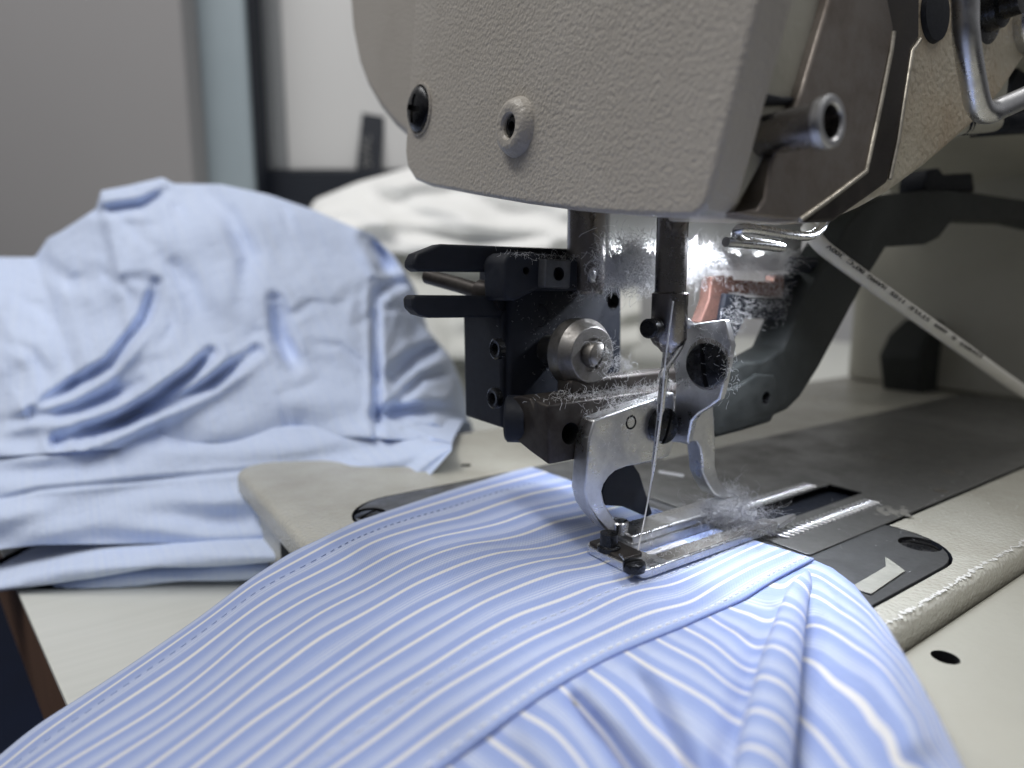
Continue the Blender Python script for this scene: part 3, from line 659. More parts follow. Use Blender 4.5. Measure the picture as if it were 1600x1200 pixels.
# ---- presser foot frame
ZF0, ZF1 = 2.2, 4.1
ft = bmesh.new(); prism(ft, rrect(0.6, 60, -4.6, 1.1, 0.8, ZF0 - 3, 3), (0, 0, 12)); ft = fin(ft); ft.materials.append(SATIN)
foot = solid('presser_foot', rrect(-7.3, 41.5, -9.2, 8.7, 2.0, ZF0, 5), (0, 0, ZF1 - ZF0), CHROME, M_, 0.3, [ft])
solid('foot_tongue', [(41, -9.0, ZF0 + 0.3), (50.5, -7.6, ZF0 + 0.5), (50.5, -6.6, ZF0 + 0.5), (41, -5.6, ZF0 + 0.3)], (0, 0, 1.2), SATIN, foot, 0.25)
solid('toe_block', rrect(-6.6, -0.6, -3.4, 8.0, 0.8, ZF1 - 0.1, 3), (0, 0, 0.7), BLOCKM, foot, 0.25)
solid('lint_bar', rrect(1.5, 40.5, -8.6, -5.0, 0.4, ZF1 - 0.1, 2), (0, 0, 0.25), BRUSHED, foot, 0.1)
solid('slide_bar', [(0.5, 1.5, ZF1 - 0.1), (41, 1.5, ZF1 - 0.1), (41, 4.2, ZF1 + 2.6), (41, 9.5, ZF1 + 2.6), (41, 9.5, ZF1 - 0.1), (0.5, 9.5, ZF1 - 0.1)][:0] or rrect(1.2, 41.0, 1.7, 9.2, 0.5, ZF1 - 0.1, 3), (0, 0, 2.2), SATIN, foot, 0.9)
pv = AZ(950, 862, ZF1); lathe('pivot_post', (pv[0] + 0.8, pv[1] + 0.6, ZF1), (0, 0, 1), [(0, 2.6), (1.0, 2.6), (1.3, 2.0), (4.0, 2.0), (4.0, 0)], BLACKSCREW, foot, 32)
pv2 = AY(967, 830, YH); lathe('pivot_pin', (pv2[0] + 0.6, YH + 0.6, pv2[2] - 0.6), (0, 0, 1), [(0, 2.2), (2.6, 2.2), (2.9, 1.9), (2.6, 1.4), (2.3, 0)], CHROME, foot, 32)
ps = AZ(991, 879, ZF1 + 1.6); slotted('foot_screw', (ps[0], ps[1], ZF1 - 0.05), (0, 0, 1), 2.35, 1.8, BLACKSCREW, foot, (1, -0.25, 0), 0.6)
vgl = PZ(ZF1 + 0.9, (968, 866), (979, 879))
tube('foot_wire', [vgl[0], vgl[1]], 0.25, CHROME, foot, 8)

# ---- clamp arm (grey black casting) from the foot to the right
YM = 12.0
solid('clamp_arm', PY(YM, (1112, 600), (1132, 582), (1165, 566), (1190, 565), (1225, 545), (1252, 480), (1300, 395), (1330, 345), (1352, 318), (1392, 303), (1450, 297), (1520, 300), (1600, 312), (1780, 340),
                          (1780, 392), (1600, 348), (1490, 344), (1468, 372), (1448, 382), (1386, 386), (1352, 440), (1312, 515), (1280, 575), (1250, 622), (1232, 640), (1210, 650), (1206, 660), (1160, 674), (1122, 684), (1113, 680)),
      (0, 11, 0), ARMBLK, M_, 1.6, [hole_y(1197, 622, YM, 1.9, 8)])
solid('arm_shoulder', PY(YM - 1.2, (1112, 612), (1150, 606), (1185, 584), (1212, 586), (1218, 640), (1204, 657), (1160, 671), (1122, 681), (1113, 678)), (0, 3, 0), ARMBLK, M_, 0.8, [hole_y(1197, 622, YM - 1.2, 1.9, 8)])
solid('arm_pad', PY(YM + 4, (1445, 285), (1450, 266), (1468, 262), (1475, 272), (1520, 270), (1524, 300), (1445, 300)), (0, 9, 0), BLACKOX, M_, 0.8)
solid('second_arm', PY(72, (1640, 300), (1640, 470), (1560, 520), (1530, 560), (1524, 630), (1440, 622), (1434, 560), (1450, 525), (1520, 455), (1560, 420), (1578, 380), (1580, 300)), (0, 22, 0), ARMBLK, M_, 2)

# ---- brackets to the right of the needle bar
solid('copper_bracket', PY(17, (1112, 432), (1146, 430), (1148, 437), (1210, 441), (1213, 430), (1226, 430), (1224, 466), (1160, 458), (1140, 456), (1122, 500), (1094, 505), (1108, 468)), (0, 3.5, 0), COPPER, M_, 0.35)
solid('black_link', PY(15.5, (1134, 458), (1166, 462), (1165, 498), (1140, 548), (1132, 575), (1112, 560), (1118, 520), (1126, 500)), (0, 5, 0), BLACKOX, M_, 0.6)
solid('link_plate', PY(16, (1160, 464), (1226, 466), (1228, 488), (1220, 500), (1180, 497), (1160, 492)), (0, 6, 0), BLACKOX, M_, 0.6)
solid('link_stop', PY(18, (1222, 428), (1272, 428), (1268, 455), (1258, 466), (1222, 465)), (0, 6, 0), BLACKOX, M_, 0.6)
tube('link_pin', [AY(1234, 413, 17), AY(1288, 414, 17)], 2.4, BLACKOX, M_, 20)
wl = spline([AY(1292, 340, -16), AY(1280, 360, -16), AY(1262, 369, -16), AY(1225, 366, -16), AY(1175, 358, -16), AY(1154, 359, -15), AY(1152, 369, -13), AY(1172, 378, -11), AY(1216, 385, -10)], 6)
tube('wire_guide', wl, 1.0, CHROME, M_, 14)
tube('wire_guide', [AY(1134, 378, -12), AY(1180, 382, -12), AY(1222, 387, -12)], 1.0, SATIN, M_, 14)

# ---- lit lamp under the head
lamp = solid('lamp_housing', [(14, 26, 67), (100, 26, 67), (100, 26, 84), (14, 26, 90)], (0, 9, 0), LED_BODY, M_, 0.8)
for k in range(6):
    x = 17 + k * 12.0
    lathe('lamp_chip', (x, 26.0, 70.3), (0, -1, -0.25), [(-0.2, 2.0), (0.7, 2.0), (1.0, 1.4), (1.1, 0)], LEDE, lamp, 20)
LL = area('lamp_light', (38, 12.0, 75.0), (22, 10, 0), 70, 3, 0.12, (0.86, 0.91, 1.0)); LL.data.spread = math.radians(145)

# ================================================================== things resting on or hanging from the machine
# white flat cable of the lamp
CAB = thing('lamp_cable', AY(1276, 376, 4), 'flat white cable with black printing running from the lamp to the right', 'cable')
cp = spline([AY(1262, 352, 10), AY(1278, 378, 6), AY(1310, 405, 3), (AY(1400, 470, -2)), AY(1500, 541, -7), AY(1600, 612, -12), AY(1720, 690, -16)], 8)
vdir = Vector(ray(1430, 490)); along = Vector(cp[40] - cp[16]).normalized(); upv = along.cross(vdir).normalized()
tube('cable', cp, 2.05, WHITE_CABLE, CAB, 20, 0.62, vdir)
cq = lambda a: np.array([np.interp(a, range(len(cp)), cp[:, k]) for k in range(3)])
runs = ['300V', '80\u00b0C', '16AWG', '1185', 'STYLE', 'AWM', 'R', 'E344055']
starts = [(1293, 383.5), (1325, 406.5), (1357, 431), (1393, 457), (1422, 479), (1462, 507), (1488, 525.5), (1501, 536)]
ends = [(1318, 401.5), (1351, 426), (1386, 451.5), (1415, 473.5), (1453, 500.5), (1480, 519.5), (1494, 530), (1535, 557)]
def cable_y(px):                     # plane of the cable at that place
    xs_ = np.array([1262, 1278, 1310, 1400, 1500, 1600, 1720]); ys_ = np.array([10, 6, 3, -2, -7, -12, -16]); return float(np.interp(px, xs_, ys_))
pr = []
for w_, a, b in zip(runs, starts, ends):
    A = AY(a[0], a[1], cable_y(a[0]) - 1.5); B = AY(b[0], b[1], cable_y(b[0]) - 1.5)
    xd = A - B; width = np.linalg.norm(xd)
    o = text('printing', w_, 1.75, INK, CAB, B, xd, np.cross(xd, -np.array(vdir)) * -1, 0.12)
    mx = max((Vector(v.co) - Vector(B * MM)).dot(Vector(xd).normalized()) for v in o.data.vertices) / MM
    s = width / mx; X = Vector(xd).normalized()
    for v in o.data.vertices:
        r_ = Vector(v.co) - Vector(B * MM); v.co = Vector(B * MM) + r_ + X * r_.dot(X) * (s - 1)

# scrap of tape on the throat plate
tp_ = PZ(0.35, (1331, 917), (1362, 899), (1384, 886), (1383, 871), (1396, 879), (1414, 893), (1390, 909), (1361, 929), (1345, 924))
tag(solid('tape_scrap', tp_, (0, 0, 0.18), TAPE, None, 0.05), 'torn scrap of frosted tape stuck on the dark plate at the right', 'tape')

# ------------------------------------------------------------------ shirt sleeve: cuff, sleeve body, stitching
def ncubic(xs, Y, xq):
    xs = np.asarray(xs, float); Y = np.asarray(Y, float); n = len(xs); h = np.diff(xs); A = np.zeros((n, n)); R = np.zeros((n,) + Y.shape[1:])
    A[0, 0] = A[-1, -1] = 1
    for i in range(1, n - 1):
        A[i, i - 1] = h[i - 1]; A[i, i] = 2 * (h[i - 1] + h[i]); A[i, i + 1] = h[i]
        R[i] = 6 * ((Y[i + 1] - Y[i]) / h[i] - (Y[i] - Y[i - 1]) / h[i - 1])
    Mm = np.linalg.solve(A, R.reshape(n, -1)).reshape(R.shape); out = []
    for q in xq:
        i = int(np.clip(np.searchsorted(xs, q) - 1, 0, n - 2)); a = (xs[i + 1] - q) / h[i]; b = (q - xs[i]) / h[i]
        out.append(a * Y[i] + b * Y[i + 1] + ((a ** 3 - a) * Mm[i] + (b ** 3 - b) * Mm[i + 1]) * h[i] ** 2 / 6)
    return np.array(out)
# the woven stripes of the cuff as traced, far edge first
ST = {0.45: [(0, 1182), (32, 1150), (67, 1126), (110, 1100), (200, 1042), (312, 965), (397, 900), (450, 867), (500, 842), (555, 815), (612, 796), (700, 767), (797, 737), (830, 729)],
      1: [(15, 1190), (50, 1157), (112, 1115), (175, 1072), (250, 1020), (325, 967), (397, 912), (450, 884), (500, 855), (550, 832), (600, 812), (650, 796), (712, 777), (755, 764), (810, 749), (855, 737)],
      2: [(45, 1197), (125, 1140), (200, 1092), (287, 1035), (397, 950), (450, 917), (500, 894), (540, 872), (575, 850), (612, 836), (675, 818), (722, 808), (780, 787), (830, 771), (892, 759)],
      3: [(95, 1197), (175, 1150), (250, 1105), (325, 1047), (397, 984), (475, 937), (550, 900), (612, 865), (650, 850), (680, 839), (742, 827), (785, 817), (830, 799), (892, 786)],
      4: [(160, 1197), (250, 1142), (325, 1087), (397, 1028), (500, 957), (575, 920), (637, 885), (680, 865), (730, 850), (780, 844), (817, 836), (867, 815), (910, 806)],
      5: [(235, 1197), (325, 1132), (397, 1073), (497, 997), (575, 955), (650, 911), (725, 879), (780, 862), (820, 859), (855, 855), (880, 847), (920, 836)],
      6: [(307, 1197), (398, 1124), (475, 1075), (550, 1022), (600, 986), (662, 950), (725, 919), (755, 904), (803, 886), (852, 874), (891, 870)],
      7: [(380, 1197), (450, 1142), (525, 1080), (600, 1033), (675, 987), (753, 941), (828, 909), (878, 892), (925, 886)],
      8: [(455, 1197), (525, 1138), (600, 1085), (670, 1042), (742, 996), (805, 961), (850, 946), (885, 934), (930, 914), (972, 906)],
      9: [(525, 1197), (600, 1145), (675, 1088), (755, 1040), (830, 998), (905, 965), (967, 933), (1000, 921), (1050, 915), (1100, 892), (1150, 867), (1175, 855)],
      10: [(610, 1197), (677, 1147), (742, 1102), (815, 1056), (867, 1024), (942, 989), (1000, 962), (1037, 950), (1075, 944), (1125, 912), (1175, 885), (1232, 861)],
      11.05: [(690, 1200), (760, 1145), (860, 1075), (960, 1020), (1060, 979), (1125, 950), (1160, 936), (1200, 910), (1267, 874)]}
KV = sorted(ST); XL = -140.0; NS = 210
rowsP = []
for i, k in enumerate(KV):
    pts = ST[k]; ye = AZ(*pts[-1], 2.0)[1]; P = []
    for q in pts:
        p = AY(q[0], q[1], ye); z = 2 + 0.6 * (p[2] - 2) if p[2] < 2 else p[2]
        p = AZ(q[0], q[1], z)
        if p[0] > -57 and z < 1.2: p = AZ(q[0], q[1], 1.2)
        P.append(p)
    P = np.array(P); xe = 24.4 + (33.0 - 24.4) * (k - 0.45) / 10.6
    o = np.argsort(P[:, 0]); P = P[o]; x = np.linspace(XL, xe, NS)
    y = np.interp(x, P[:, 0], P[:, 1]); z = np.interp(x, P[:, 0], P[:, 2])
    sl_y = (P[3, 1] - P[0, 1]) / (P[3, 0] - P[0, 0]); sl_z = (P[3, 2] - P[0, 2]) / (P[3, 0] - P[0, 0])
    y = np.where(x < P[0, 0], P[0, 1] + (x - P[0, 0]) * sl_y, y); z = np.where(x < P[0, 0], np.maximum(P[0, 2] + (x - P[0, 0]) * sl_z, ZT + 6), z)
    y = gsm(y, 3.0, 0); z = gsm(z, 3.0, 0); rowsP.append(np.stack([x, y, z], 1))
rowsP = np.array(rowsP); NV = 150
vq = np.linspace(KV[0], KV[-1], NV)
CUFF = ncubic(KV, rowsP, vq)
CUFF[:, :, 2] = gsm(gsm(CUFF[:, :, 2], 2.0, 0), 1.5, 1)
CUFF[:, :, 1] = gsm(CUFF[:, :, 1], 1.0, 1)
for _ in range(7):                     # keep the cuff clear of the bed's rounded end, easing the lift in softly
    X_ = CUFF[:, :, 0]; zmin_ = np.where(X_ > -58, 1.0, 1.0 - np.minimum((-58 - X_) * 0.7, 40))
    lift = np.maximum(zmin_ - CUFF[:, :, 2], 0)
    lift = np.maximum(gsm(gsm(lift, 9.0, 1), 7.0, 0) * 1.1, 0)
    CUFF = CAMP + (CUFF - CAMP) * ((CUFF[:, :, 2] + lift - CAMP[2]) / (CUFF[:, :, 2] - CAMP[2]))[:, :, None]
def grid_mesh(P, uv):
    nr, nc = P.shape[:2]; me = mesh_from(P.reshape(-1, 3), [(i * nc + j, i * nc + j + 1, (i + 1) * nc + j + 1, (i + 1) * nc + j) for i in range(nr - 1) for j in range(nc - 1)])
    ul = me.uv_layers.new(name='UVMap'); fl_ = uv.reshape(-1, 2)
    idx = np.zeros(len(me.loops), dtype=np.int32); me.loops.foreach_get('vertex_index', idx)
    ul.data.foreach_set('uv', fl_[idx].astype(np.float32).ravel()); return me
slv = thing('shirt_sleeve', (0, 0, 1), 'light blue shirt sleeve with white stripes, its cuff clamped under the presser foot', 'sleeve')
U = np.broadcast_to(CUFF[0, :, 0][None, :], CUFF.shape[:2]); VV = np.broadcast_to(np.where(vq > 10, 10 + (vq - 10) * 0.80, vq)[:, None], CUFF.shape[:2])
cuff = link('cuff', grid_mesh(CUFF, np.stack([U, VV], -1)), STRIPE, slv, 180)
sd_ = cuff.modifiers.new('thickness', 'SOLIDIFY'); sd_.thickness = 0.65 * MM; sd_.offset = 1
def cuff_at(v, x):
    i = (v - KV[0]) / (KV[-1] - KV[0]) * (NV - 1); i0 = int(np.clip(i, 0, NV - 2)); f = i - i0
    row = CUFF[i0] * (1 - f) + CUFF[i0 + 1] * f
    return np.array([np.interp(x, row[:, 0], row[:, k]) for k in range(3)])
def stitches(v, x0, x1, mat, r=0.2, L=1.9, gap=0.7, dv=0.0):
    bm = bmesh.new(); x = x0
    while x < x1:
        a, m, b = cuff_at(v, x), cuff_at(v + dv, x + L / 2), cuff_at(v, x + L)
        tube_bm(bm, [a + (0, 0, -0.12), a * 0.7 + m * 0.3 + (0, 0, 0.10), m + (0, 0, 0.14), b * 0.7 + m * 0.3 + (0, 0, 0.10), b + (0, 0, -0.12)], [r * 0.5, r, r, r, r * 0.5], 6)
        x += L + gap
    return link('stitching', fin(bm), mat, cuff, 60)
STB = plain('blue_thread', lin(168, 185, 226), 0.7); STW = plain('pale_thread', lin(240, 242, 248), 0.7, 0.02)
stitches(1.42, -120, 23, STB, 0.17, 1.2, 0.9)
stitches(8.50, -100, 22, plain('greyblue_thread', lin(214, 222, 242), 0.7, 0.02), 0.13, 1.5, 0.8)
stitches(10.76, -75, 32.5, STW, 0.15, 1.3, 0.7)

# buttonhole being sewn inside the foot's opening
bm = bmesh.new(); rr = np.random.RandomState(2)
for (y0, w) in ((-3.4, 0.8), (-0.6, 0.8)):
    x = 1.5
    while x < 16:
        z = 2.3 + rr.uniform(0, 0.1); tube_bm(bm, [(x, y0 - w, z - 0.2), (x + 0.1, y0 - w * 0.5, z + 0.12), (x + 0.25, y0 + w * 0.5, z + 0.12), (x + 0.3, y0 + w, z - 0.2)], 0.17, 5); x += 0.36
link('buttonhole', fin(bm), THREAD, cuff, 60)

# sleeve body, gathered into the cuff's seam
seam = ncubic(np.arange(len(ST[11.05])), np.array(ST[11.05], float), np.linspace(0, len(ST[11.05]) - 1, 60))
seam = np.concatenate([np.array([(520, 1345), (600, 1275), (650, 1234)]), seam])
outl = [(1267, 874), (1300, 888), (1335, 915), (1385, 978), (1425, 1045), (1462, 1112), (1500, 1190), (1535, 1270), (1560, 1340)]
NA, NB = 230, 150
Q = polyinterp(seam, NA); OL = polyinterp(outl, NB); a = np.linspace(0, 1, NA)[:, None]; b = np.linspace(0, 1, NB)[None, :]
E0 = np.stack([np.interp(a[:, 0], [0, 1], [700, outl[-1][0]]), np.interp(a[:, 0], [0, 1], [1420, outl[-1][1]])], 1)
lin_o = OL[0][None] * (1 - b[0][:, None]) + OL[-1][None] * b[0][:, None]
px = Q[:, None, 0] * (1 - b) + E0[:, None, 0] * b + a ** 3 * (OL[:, 0] - lin_o[:, 0])[None]
py = Q[:, None, 1] * (1 - b) + E0[:, None, 1] * b + a ** 3 * (OL[:, 1] - lin_o[:, 1])[None]
# stripe number over the sleeve from traced stripes (thin plate spline)
TR = {0: [(1137, 950), (1175, 962), (1205, 972), (1226, 958), (1262, 930), (1310, 955), (1370, 1000), (1420, 1060), (1450, 1110), (1490, 1190)],
      1: [(1112, 967), (1150, 990), (1188, 1014), (1222, 996), (1278, 978), (1340, 1015), (1385, 1050), (1420, 1100), (1470, 1190)],
      2: [(1065, 980), (1120, 1012), (1178, 1050), (1214, 1034), (1262, 1032), (1300, 1065), (1335, 1090), (1365, 1130), (1405, 1200)],
      3: [(1022, 997), (1100, 1040), (1165, 1085), (1205, 1086), (1241, 1116), (1270, 1140), (1300, 1175), (1320, 1200)],
      4: [(982, 1022), (1040, 1058), (1112, 1100), (1150, 1128), (1192, 1143), (1225, 1195)],
      5: [(922, 1050), (960, 1078), (1010, 1132), (1060, 1180), (1110, 1230)], 6: [(877, 1075), (920, 1120), (977, 1197)],
      7: [(815, 1115), (870, 1150), (910, 1197)], 8: [(760, 1152), (822, 1197)], 9: [(700, 1200), (760, 1250)],
      -1: [(1200, 911), (1228, 918), (1262, 897), (1300, 915), (1360, 962), (1400, 1008), (1450, 1080)], -1.9: [(1267, 874), (1330, 910), (1400, 996), (1455, 1090), (1500, 1180)]}
cp_ = np.array([q for k in TR for q in TR[k]], float); cv = np.array([k for k in TR for q in TR[k]], float)
def tps(P, v, lam=150.0):
    n = len(P); d = np.hypot(P[:, None, 0] - P[None, :, 0], P[:, None, 1] - P[None, :, 1]); K = np.where(d > 0, d * d * np.log(d + 1e-9), 0)
    A = np.zeros((n + 3, n + 3)); A[:n, :n] = K + lam * np.eye(n); A[:n, n] = 1; A[:n, n + 1:] = P; A[n, :n] = 1; A[n + 1:, :n] = P.T
    w = np.linalg.solve(A, np.r_[v, 0, 0, 0])
    def f(x, y):
        out = w[n] + w[n + 1] * x + w[n + 2] * y
        for k in range(n):
            d = np.hypot(x - P[k, 0], y - P[k, 1]); out = out + w[k] * np.where(d > 0, d * d * np.log(d + 1e-9), 0)
        return out
    return f
SV = tps(cp_, cv)(px, py)
zf = 2.6 + 2.2 * np.clip((px - 1150) / 250, 0, 1) * np.clip(b * 3, 0, 1)
def groove(pts, h, wl, wr, env=True):
    global zf
    d, t, s = polydist(px, py, pts); w = np.where(s > 0, wr, wl); k = np.clip(t / 0.25, 0, 1) if env else 1
    zf = zf + 1.7 * h * k * np.exp(-(d / w) ** 2)
groove([(1280, 925), (1262, 975), (1250, 1030), (1243, 1090), (1238, 1150), (1232, 1260)], -2.0, 22, 16)
groove([(1190, 985), (1178, 1040), (1160, 1100), (1130, 1200)], -0.9, 22, 22)
groove([(872, 1072), (905, 1105), (950, 1150), (1010, 1230)], -1.7, 15, 13)
groove([(905, 1070), (945, 1110), (1000, 1170), (1060, 1250)], 0.9, 20, 24)
groove([(972, 1032), (1010, 1085), (1045, 1150), (1075, 1230)], -1.2, 20, 12)
groove([(1000, 1018), (1060, 1090), (1100, 1170), (1120, 1240)], 0.8, 20, 30)
groove([(1105, 965), (1130, 985), (1165, 1005)], -0.5, 9, 9)
groove([(1160, 938), (1185, 948), (1215, 955)], -0.9, 6, 6)
groove([(1290, 900), (1330, 950), (1380, 1040), (1420, 1150)], 1.2, 40, 40)
groove([(1268, 895), (1290, 920), (1310, 955)], -0.8, 10, 10)
groove([(800, 1118), (850, 1170), (900, 1240)], 0.6, 25, 25)
zs = np.interp(Q[:, 0], [650, 1267], [-2.0, 1.6])
seamz = np.array([np.interp(Q[i, 0], seam[:, 0], np.interp(seam[:, 0], [690, 1267], [-2.6, 0.9])) for i in range(NA)])
cz = CUFF[-1]; 
r_ = np.clip(b / 0.07, 0, 1); r_ = r_ * r_ * (3 - 2 * r_)
def seam_z(q):
    pr_ = [cz[j] for j in range(0, NS, 3)]
    best = min(pr_, key=lambda p_: abs(p_[0] - AZ(q[0], q[1], p_[2])[0])); return best[2]
sz = np.array([seam_z(q) for q in Q]) - 1.2; sz = gsm(sz, 3, 0)
low = np.interp(a[:, 0], [0, 0.25, 0.6, 1], [-7, -5, 0, 1.0])[:, None]
Zs = sz[:, None] * (1 - r_) + np.maximum(zf + low * (1 - np.clip(a, 0, 1)) * 0.8, -10) * r_
edge = np.clip((a - 0.93) / 0.07, 0, 1) ** 2
Zs = Zs - edge * np.clip(b * 6, 0, 1) * 2.0
Zs = gsm(Zs, 1.5, 0); Zs = gsm(Zs, 1.2, 1)
SP = np.array([[AZ(px[i, j], py[i, j], Zs[i, j]) for j in range(NB)] for i in range(NA)])
# turn the right hand border down on to the bed
tail = []
for k, (out_, dn) in enumerate(((0.5, 0.35), (0.8, 0.7), (0.9, 1.0))):
    R = SP[-1].copy(); dirn = np.array([ray(*OL[j]) for j in range(NB)]); R += dirn / np.linalg.norm(dirn, axis=1)[:, None] * (4.0 * (k + 1)); R[:, 2] = R[:, 2] * 1.0 - 0.4 * (k + 1); tail.append(R)
SP = np.concatenate([SP, np.array(tail)]); SVx = np.concatenate([SV, SV[-1:], SV[-1:], SV[-1:]])
run = (SP[:, -1] - SP[:, -12]).mean(0); run[2] = 0; run /= np.linalg.norm(run)          # the sleeve goes on towards the operator
def carry_on(A, d0=0.0):
    out = [A]; last = A[:, -1]
    for k in range(1, 19):
        q_ = last + run * (4.0 * k); q_[:, 2] = last[:, 2] * (1 - 0.02 * k) - 0.006 * k * k + 0.8 * np.sin(np.arange(len(last)) * 0.06 + k * 0.2) * min(k / 6, 1); out.append(q_[:, None])
    return np.concatenate(out, 1)
n_old = SP.shape[1]; SP = carry_on(SP); SVx = np.concatenate([SVx] + [SVx[:, -1:]] * (SP.shape[1] - n_old), 1); NB = SP.shape[1]
pre = SP[:, :1] + np.array([0, 4.0, -0.25]); SP = np.concatenate([pre, SP], 1); SVx = np.concatenate([SVx[:, :1], SVx], 1); NB += 1
UU = np.broadcast_to(np.linspace(0, 70, NB)[None], SVx.shape)
body = link('sleeve_body', grid_mesh(SP, np.stack([UU, SVx], -1)), STRIPE, slv, 180)
s2 = body.modifiers.new('thickness', 'SOLIDIFY'); s2.thickness = 0.25 * MM; s2.offset = 0

# the deep pleat rolling over at the right of the sleeve
fc = spline([(1262, 884), (1240, 935), (1222, 1000), (1209, 1060), (1196, 1130), (1183, 1210), (1172, 1300), (1165, 1380)], 10)
fw = np.interp(np.arange(len(fc)), [0, 6, 20, 40, 69], [2, 15, 27, 40, 54])
rgt = np.cross(fh, (0, 0, 1)); TH_ = np.linspace(-1.1, math.pi + 0.25, 40); PL = []; PV = []
for (x_, y_), w_ in zip(fc, fw):
    zb = float(np.interp(y_, [884, 950, 1100, 1380], [2.2, 3.0, 3.6, 3.6])); c_ = AZ(x_, y_ + 10, zb); dpt = float(np.dot(c_ - CAMP, fh)); wm = w_ * dpt / 1000.0; hm = min(wm * 0.95, 3.6)
    v_ = float(np.interp(y_, [884, 915, 958, 990, 1032, 1086, 1143, 1203, 1275, 1380], [-1.9, -1, 0, 1, 2, 3, 4, 5, 6, 7.3]))
    PL.append([c_ + rgt * (-wm * math.cos(t) * (1.0 if math.cos(t) > 0 else 1.35)) + np.array([0, 0, hm * math.sin(t) + 0.3]) + fh * (0.25 * hm * math.sin(t)) for t in TH_])
    PV.append([(t * 4.0, v_ + 0.25 * math.cos(t)) for t in TH_])
PL = np.transpose(np.array(PL), (1, 0, 2)); PV = np.transpose(np.array(PV), (1, 0, 2)); n_old = PL.shape[1]
ext_ = [PL]
for k in range(1, 19):
    q_ = PL[:, -1] + run * (4.0 * k); q_[:, 2] -= 0.05 * k; ext_.append(q_[:, None])
PV = np.concatenate([PV] + [PV[:, -1:] + np.array([0, 0.42 * k]) for k in range(1, 19)], 1); PL = np.concatenate(ext_, 1)
pleat = link('pleat', grid_mesh(PL, PV), STRIPE, body, 180)

# sewing thread from the needle's eye down into the cloth
tag(tube('sewing_thread', spline([AY(1052, 470, -6), AY(1040, 560, -5), AY(1031, 660, -2), AY(1020, 735, -0.8), AY(1011, 790, 0.5), AY(997, 860, -2.0)], 6), 0.17, THREAD, None, 8),
    'thin white thread running down past the needle into the buttonhole', 'thread')

# ------------------------------------------------------------------ lint: loose curly fibres
def fibres(bm, n, centre, spread, length, r, seed, curl=1.0):
    rs = np.random.RandomState(seed)
    for _ in range(n):
        p = centre(rs) + rs.normal(0, 1, 3) * spread; d = rs.normal(0, 1, 3); d /= np.linalg.norm(d); L = length * rs.uniform(0.4, 1.4); pts = [p]
        ax = rs.normal(0, 1, 3); ax /= np.linalg.norm(ax)
        for k in range(5):
            d = d + curl * 0.38 * np.cross(ax, d) + rs.normal(0, 0.25, 3); d /= np.linalg.norm(d); p = p + d * L / 5; pts.append(p)
        tube_bm(bm, pts, r * rs.uniform(0.6, 1.2), 3, False)
def poly_c(pts, fn):
    P = [np.asarray(p, float) for p in pts]
    def f(rs):
        i = rs.randint(len(P) - 1); t = rs.uniform(); return P[i] * (1 - t) + P[i + 1] * t
    return f
GLINT = lint_mat('grey_lint_fibre', (0.46, 0.46, 0.48, 1))
def lint(label, jobs, mat=LINT, clumps=()):
    bm = bmesh.new()
    for c_, rad, sd__ in clumps:
        rs = np.random.RandomState(sd__); k0 = len(bm.verts)
        r_ = bmesh.ops.create_icosphere(bm, subdivisions=5, radius=1.0); ph = rs.uniform(0, 6.28, (14, 3)); fr = rs.uniform(1.5, 9, (14, 3))
        for v in r_['verts']:
            p_ = np.array(v.co); n_ = sum(np.prod(np.sin(p_ * fr[k] + ph[k])) / (1 + 0.12 * k) for k in range(14)); v.co = Vector((np.asarray(c_) + p_ * np.asarray(rad) * (0.85 + 0.22 * n_)) * MM)
    for j in jobs: fibres(bm, *j)
    o = link('lint', fin(bm, False), mat, None, 0); return tag(o, label, 'lint', None, 'stuff')
lint('white fluff of lint hanging under the lamp on both sides of the needle bar', [
    (2600, poly_c([AY(958, 405, 18), AY(985, 410, 17), AY(1025, 408, 17)], None), (2.6, 2.0, 2.4), 4.0, 0.048, 1),
    (1100, poly_c([AY(960, 415, 18), AY(990, 430, 17), AY(1025, 425, 17)], None), (2.2, 2.0, 1.8), 4.0, 0.05, 2),
    (2800, poly_c([AY(1080, 402, 18), AY(1130, 406, 18), AY(1190, 408, 18), AY(1225, 410, 18)], None), (3.0, 1.4, 1.6), 4.5, 0.036, 3),
    (260, poly_c([AY(1080, 425, 20), AY(1110, 428, 20)], None), (2.0, 1.2, 2.0), 4.0, 0.05, 4)], LINT,
    [(AY(992, 408, 18), (4.6, 1.8, 3.4), 31), (AY(968, 415, 19), (3.0, 1.4, 2.4), 32), (AY(1018, 418, 18), (3.2, 1.6, 3.2), 33),
     (AY(1098, 404, 20), (5.5, 1.4, 2.8), 34), (AY(1140, 408, 20), (5.0, 1.4, 2.4), 35), (AY(1190, 410, 20), (6.5, 1.3, 2.0), 36)])
lint('grey tuft of lint caught at the far end of the presser foot', [
    (1300, poly_c([AZ(1110, 795, 8), AZ(1145, 800, 8), AZ(1185, 812, 7)], None), (4.0, 2.4, 1.4), 4.4, 0.02, 5),
    (160, poly_c([AY(1135, 772, 6), AY(1160, 782, 6)], None), (2.4, 2.0, 2.2), 4.5, 0.022, 6)], GLINT, [(AZ(1140, 800, 5.5), (5.0, 2.6, 1.3), 37), (AZ(1165, 806, 5.5), (4.0, 2.0, 1.0), 38)])
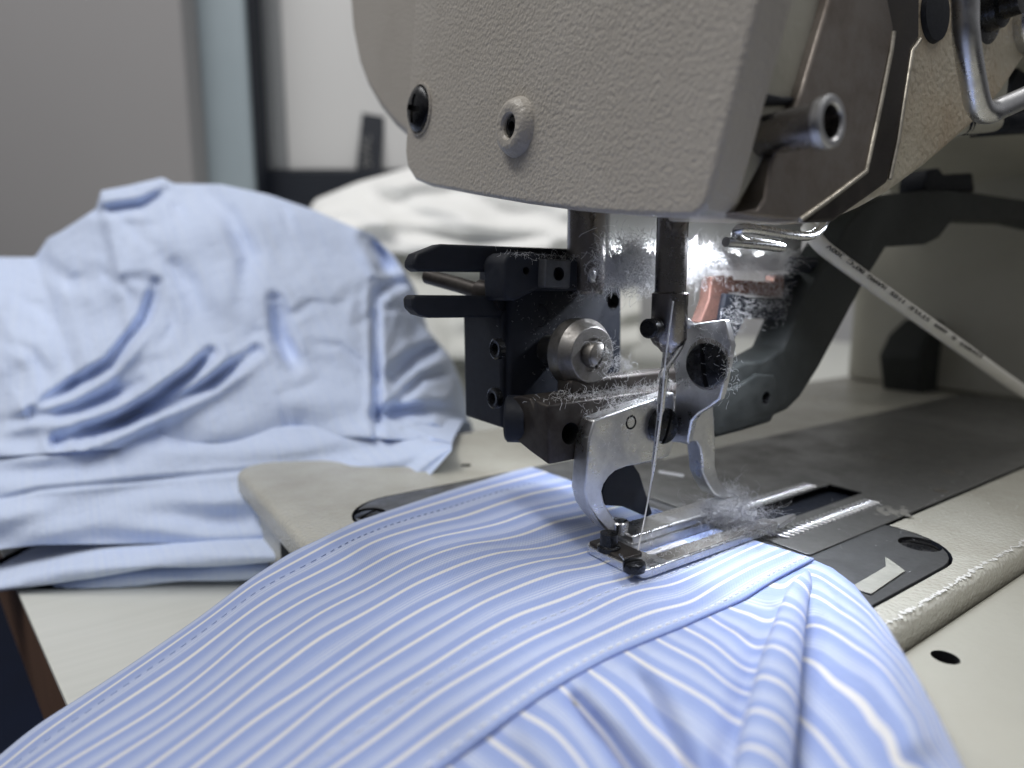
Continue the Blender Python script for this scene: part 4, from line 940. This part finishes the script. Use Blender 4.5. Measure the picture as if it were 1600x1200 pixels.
lint('fine lint dust clinging to the clamp block, roller and brackets', [
    (420, poly_c([(-12, YB + 3, 37.4), (8, YB + 3, 37.4), (28, YB + 3, 37.4)], None), (3, 1.8, 0.35), 2.2, 0.035, 7),
    (150, poly_c([rc + (0, -1, 3), rc + (2, -1, 0), rc + (1, -1, -4)], None), (1.6, 0.6, 1.6), 2.0, 0.03, 8),
    (90, poly_c([AY(962, 565, 14), AY(985, 575, 14)], None), (0.8, 0.8, 0.9), 2.6, 0.04, 9, 2.0),
    (260, poly_c([(-5, YH - 0.2, 36.4), (16, YH - 0.2, 36.6)], None), (2, 0.3, 1.0), 1.8, 0.035, 10),
    (160, poly_c([AY(945, 680, YH - 0.1), AY(1010, 670, YH - 0.1)], None), (3, 0.1, 2.4), 1.5, 0.03, 11),
    (240, poly_c([AX(1100, 530, 17.4), AX(1130, 560, 17.4), AX(1125, 600, 17.4)], None), (0.4, 2.0, 3.0), 2.0, 0.035, 12),
    (220, poly_c([AY(1130, 440, 16.5), AY(1215, 450, 16.5), AY(1200, 480, 15.5), AY(1145, 500, 15)], None), (2.5, 0.3, 2.2), 2.0, 0.035, 13),
    (120, poly_c([AY(905, 460, 24), AY(960, 440, 22)], None), (2.0, 1.0, 1.0), 2.4, 0.035, 14),
    (260, poly_c([(3, -6.8, ZF1 + 0.3), (40, -6.8, ZF1 + 0.3)], None), (3, 1.0, 0.12), 1.8, 0.03, 15),
    (130, poly_c([AZ(1150, 720, 0.75), AZ(1300, 700, 0.75), AZ(1450, 720, 0.75), AZ(1400, 780, 0.75), AZ(1330, 830, 0.75)], None), (14, 12, 0.05), 1.0, 0.03, 24),
    (170, poly_c([AY(810, 480, BRK_Y - 0.15), AY(900, 490, BRK_Y - 0.15), AY(840, 560, BRK_Y - 0.15), AY(955, 520, BRK_Y - 0.15)], None), (4, 0.05, 4), 0.8, 0.022, 21),
    (500, poly_c([AY(1128, 436, 16.5), AY(1215, 448, 16.5), AY(1222, 480, 15.5), AY(1150, 470, 15), AY(1145, 520, 15)], None), (2.2, 0.5, 2.0), 2.6, 0.034, 22),
    (220, poly_c([AY(930, 645, YH + 1.5), AY(1050, 622, YH + 1.5)], None), (2, 1.2, 0.5), 1.6, 0.03, 23),
    (120, poly_c([AY(800, 398, 25.3), AY(900, 404, 25.3)], None), (3, 0.6, 0.4), 1.6, 0.025, 16)])
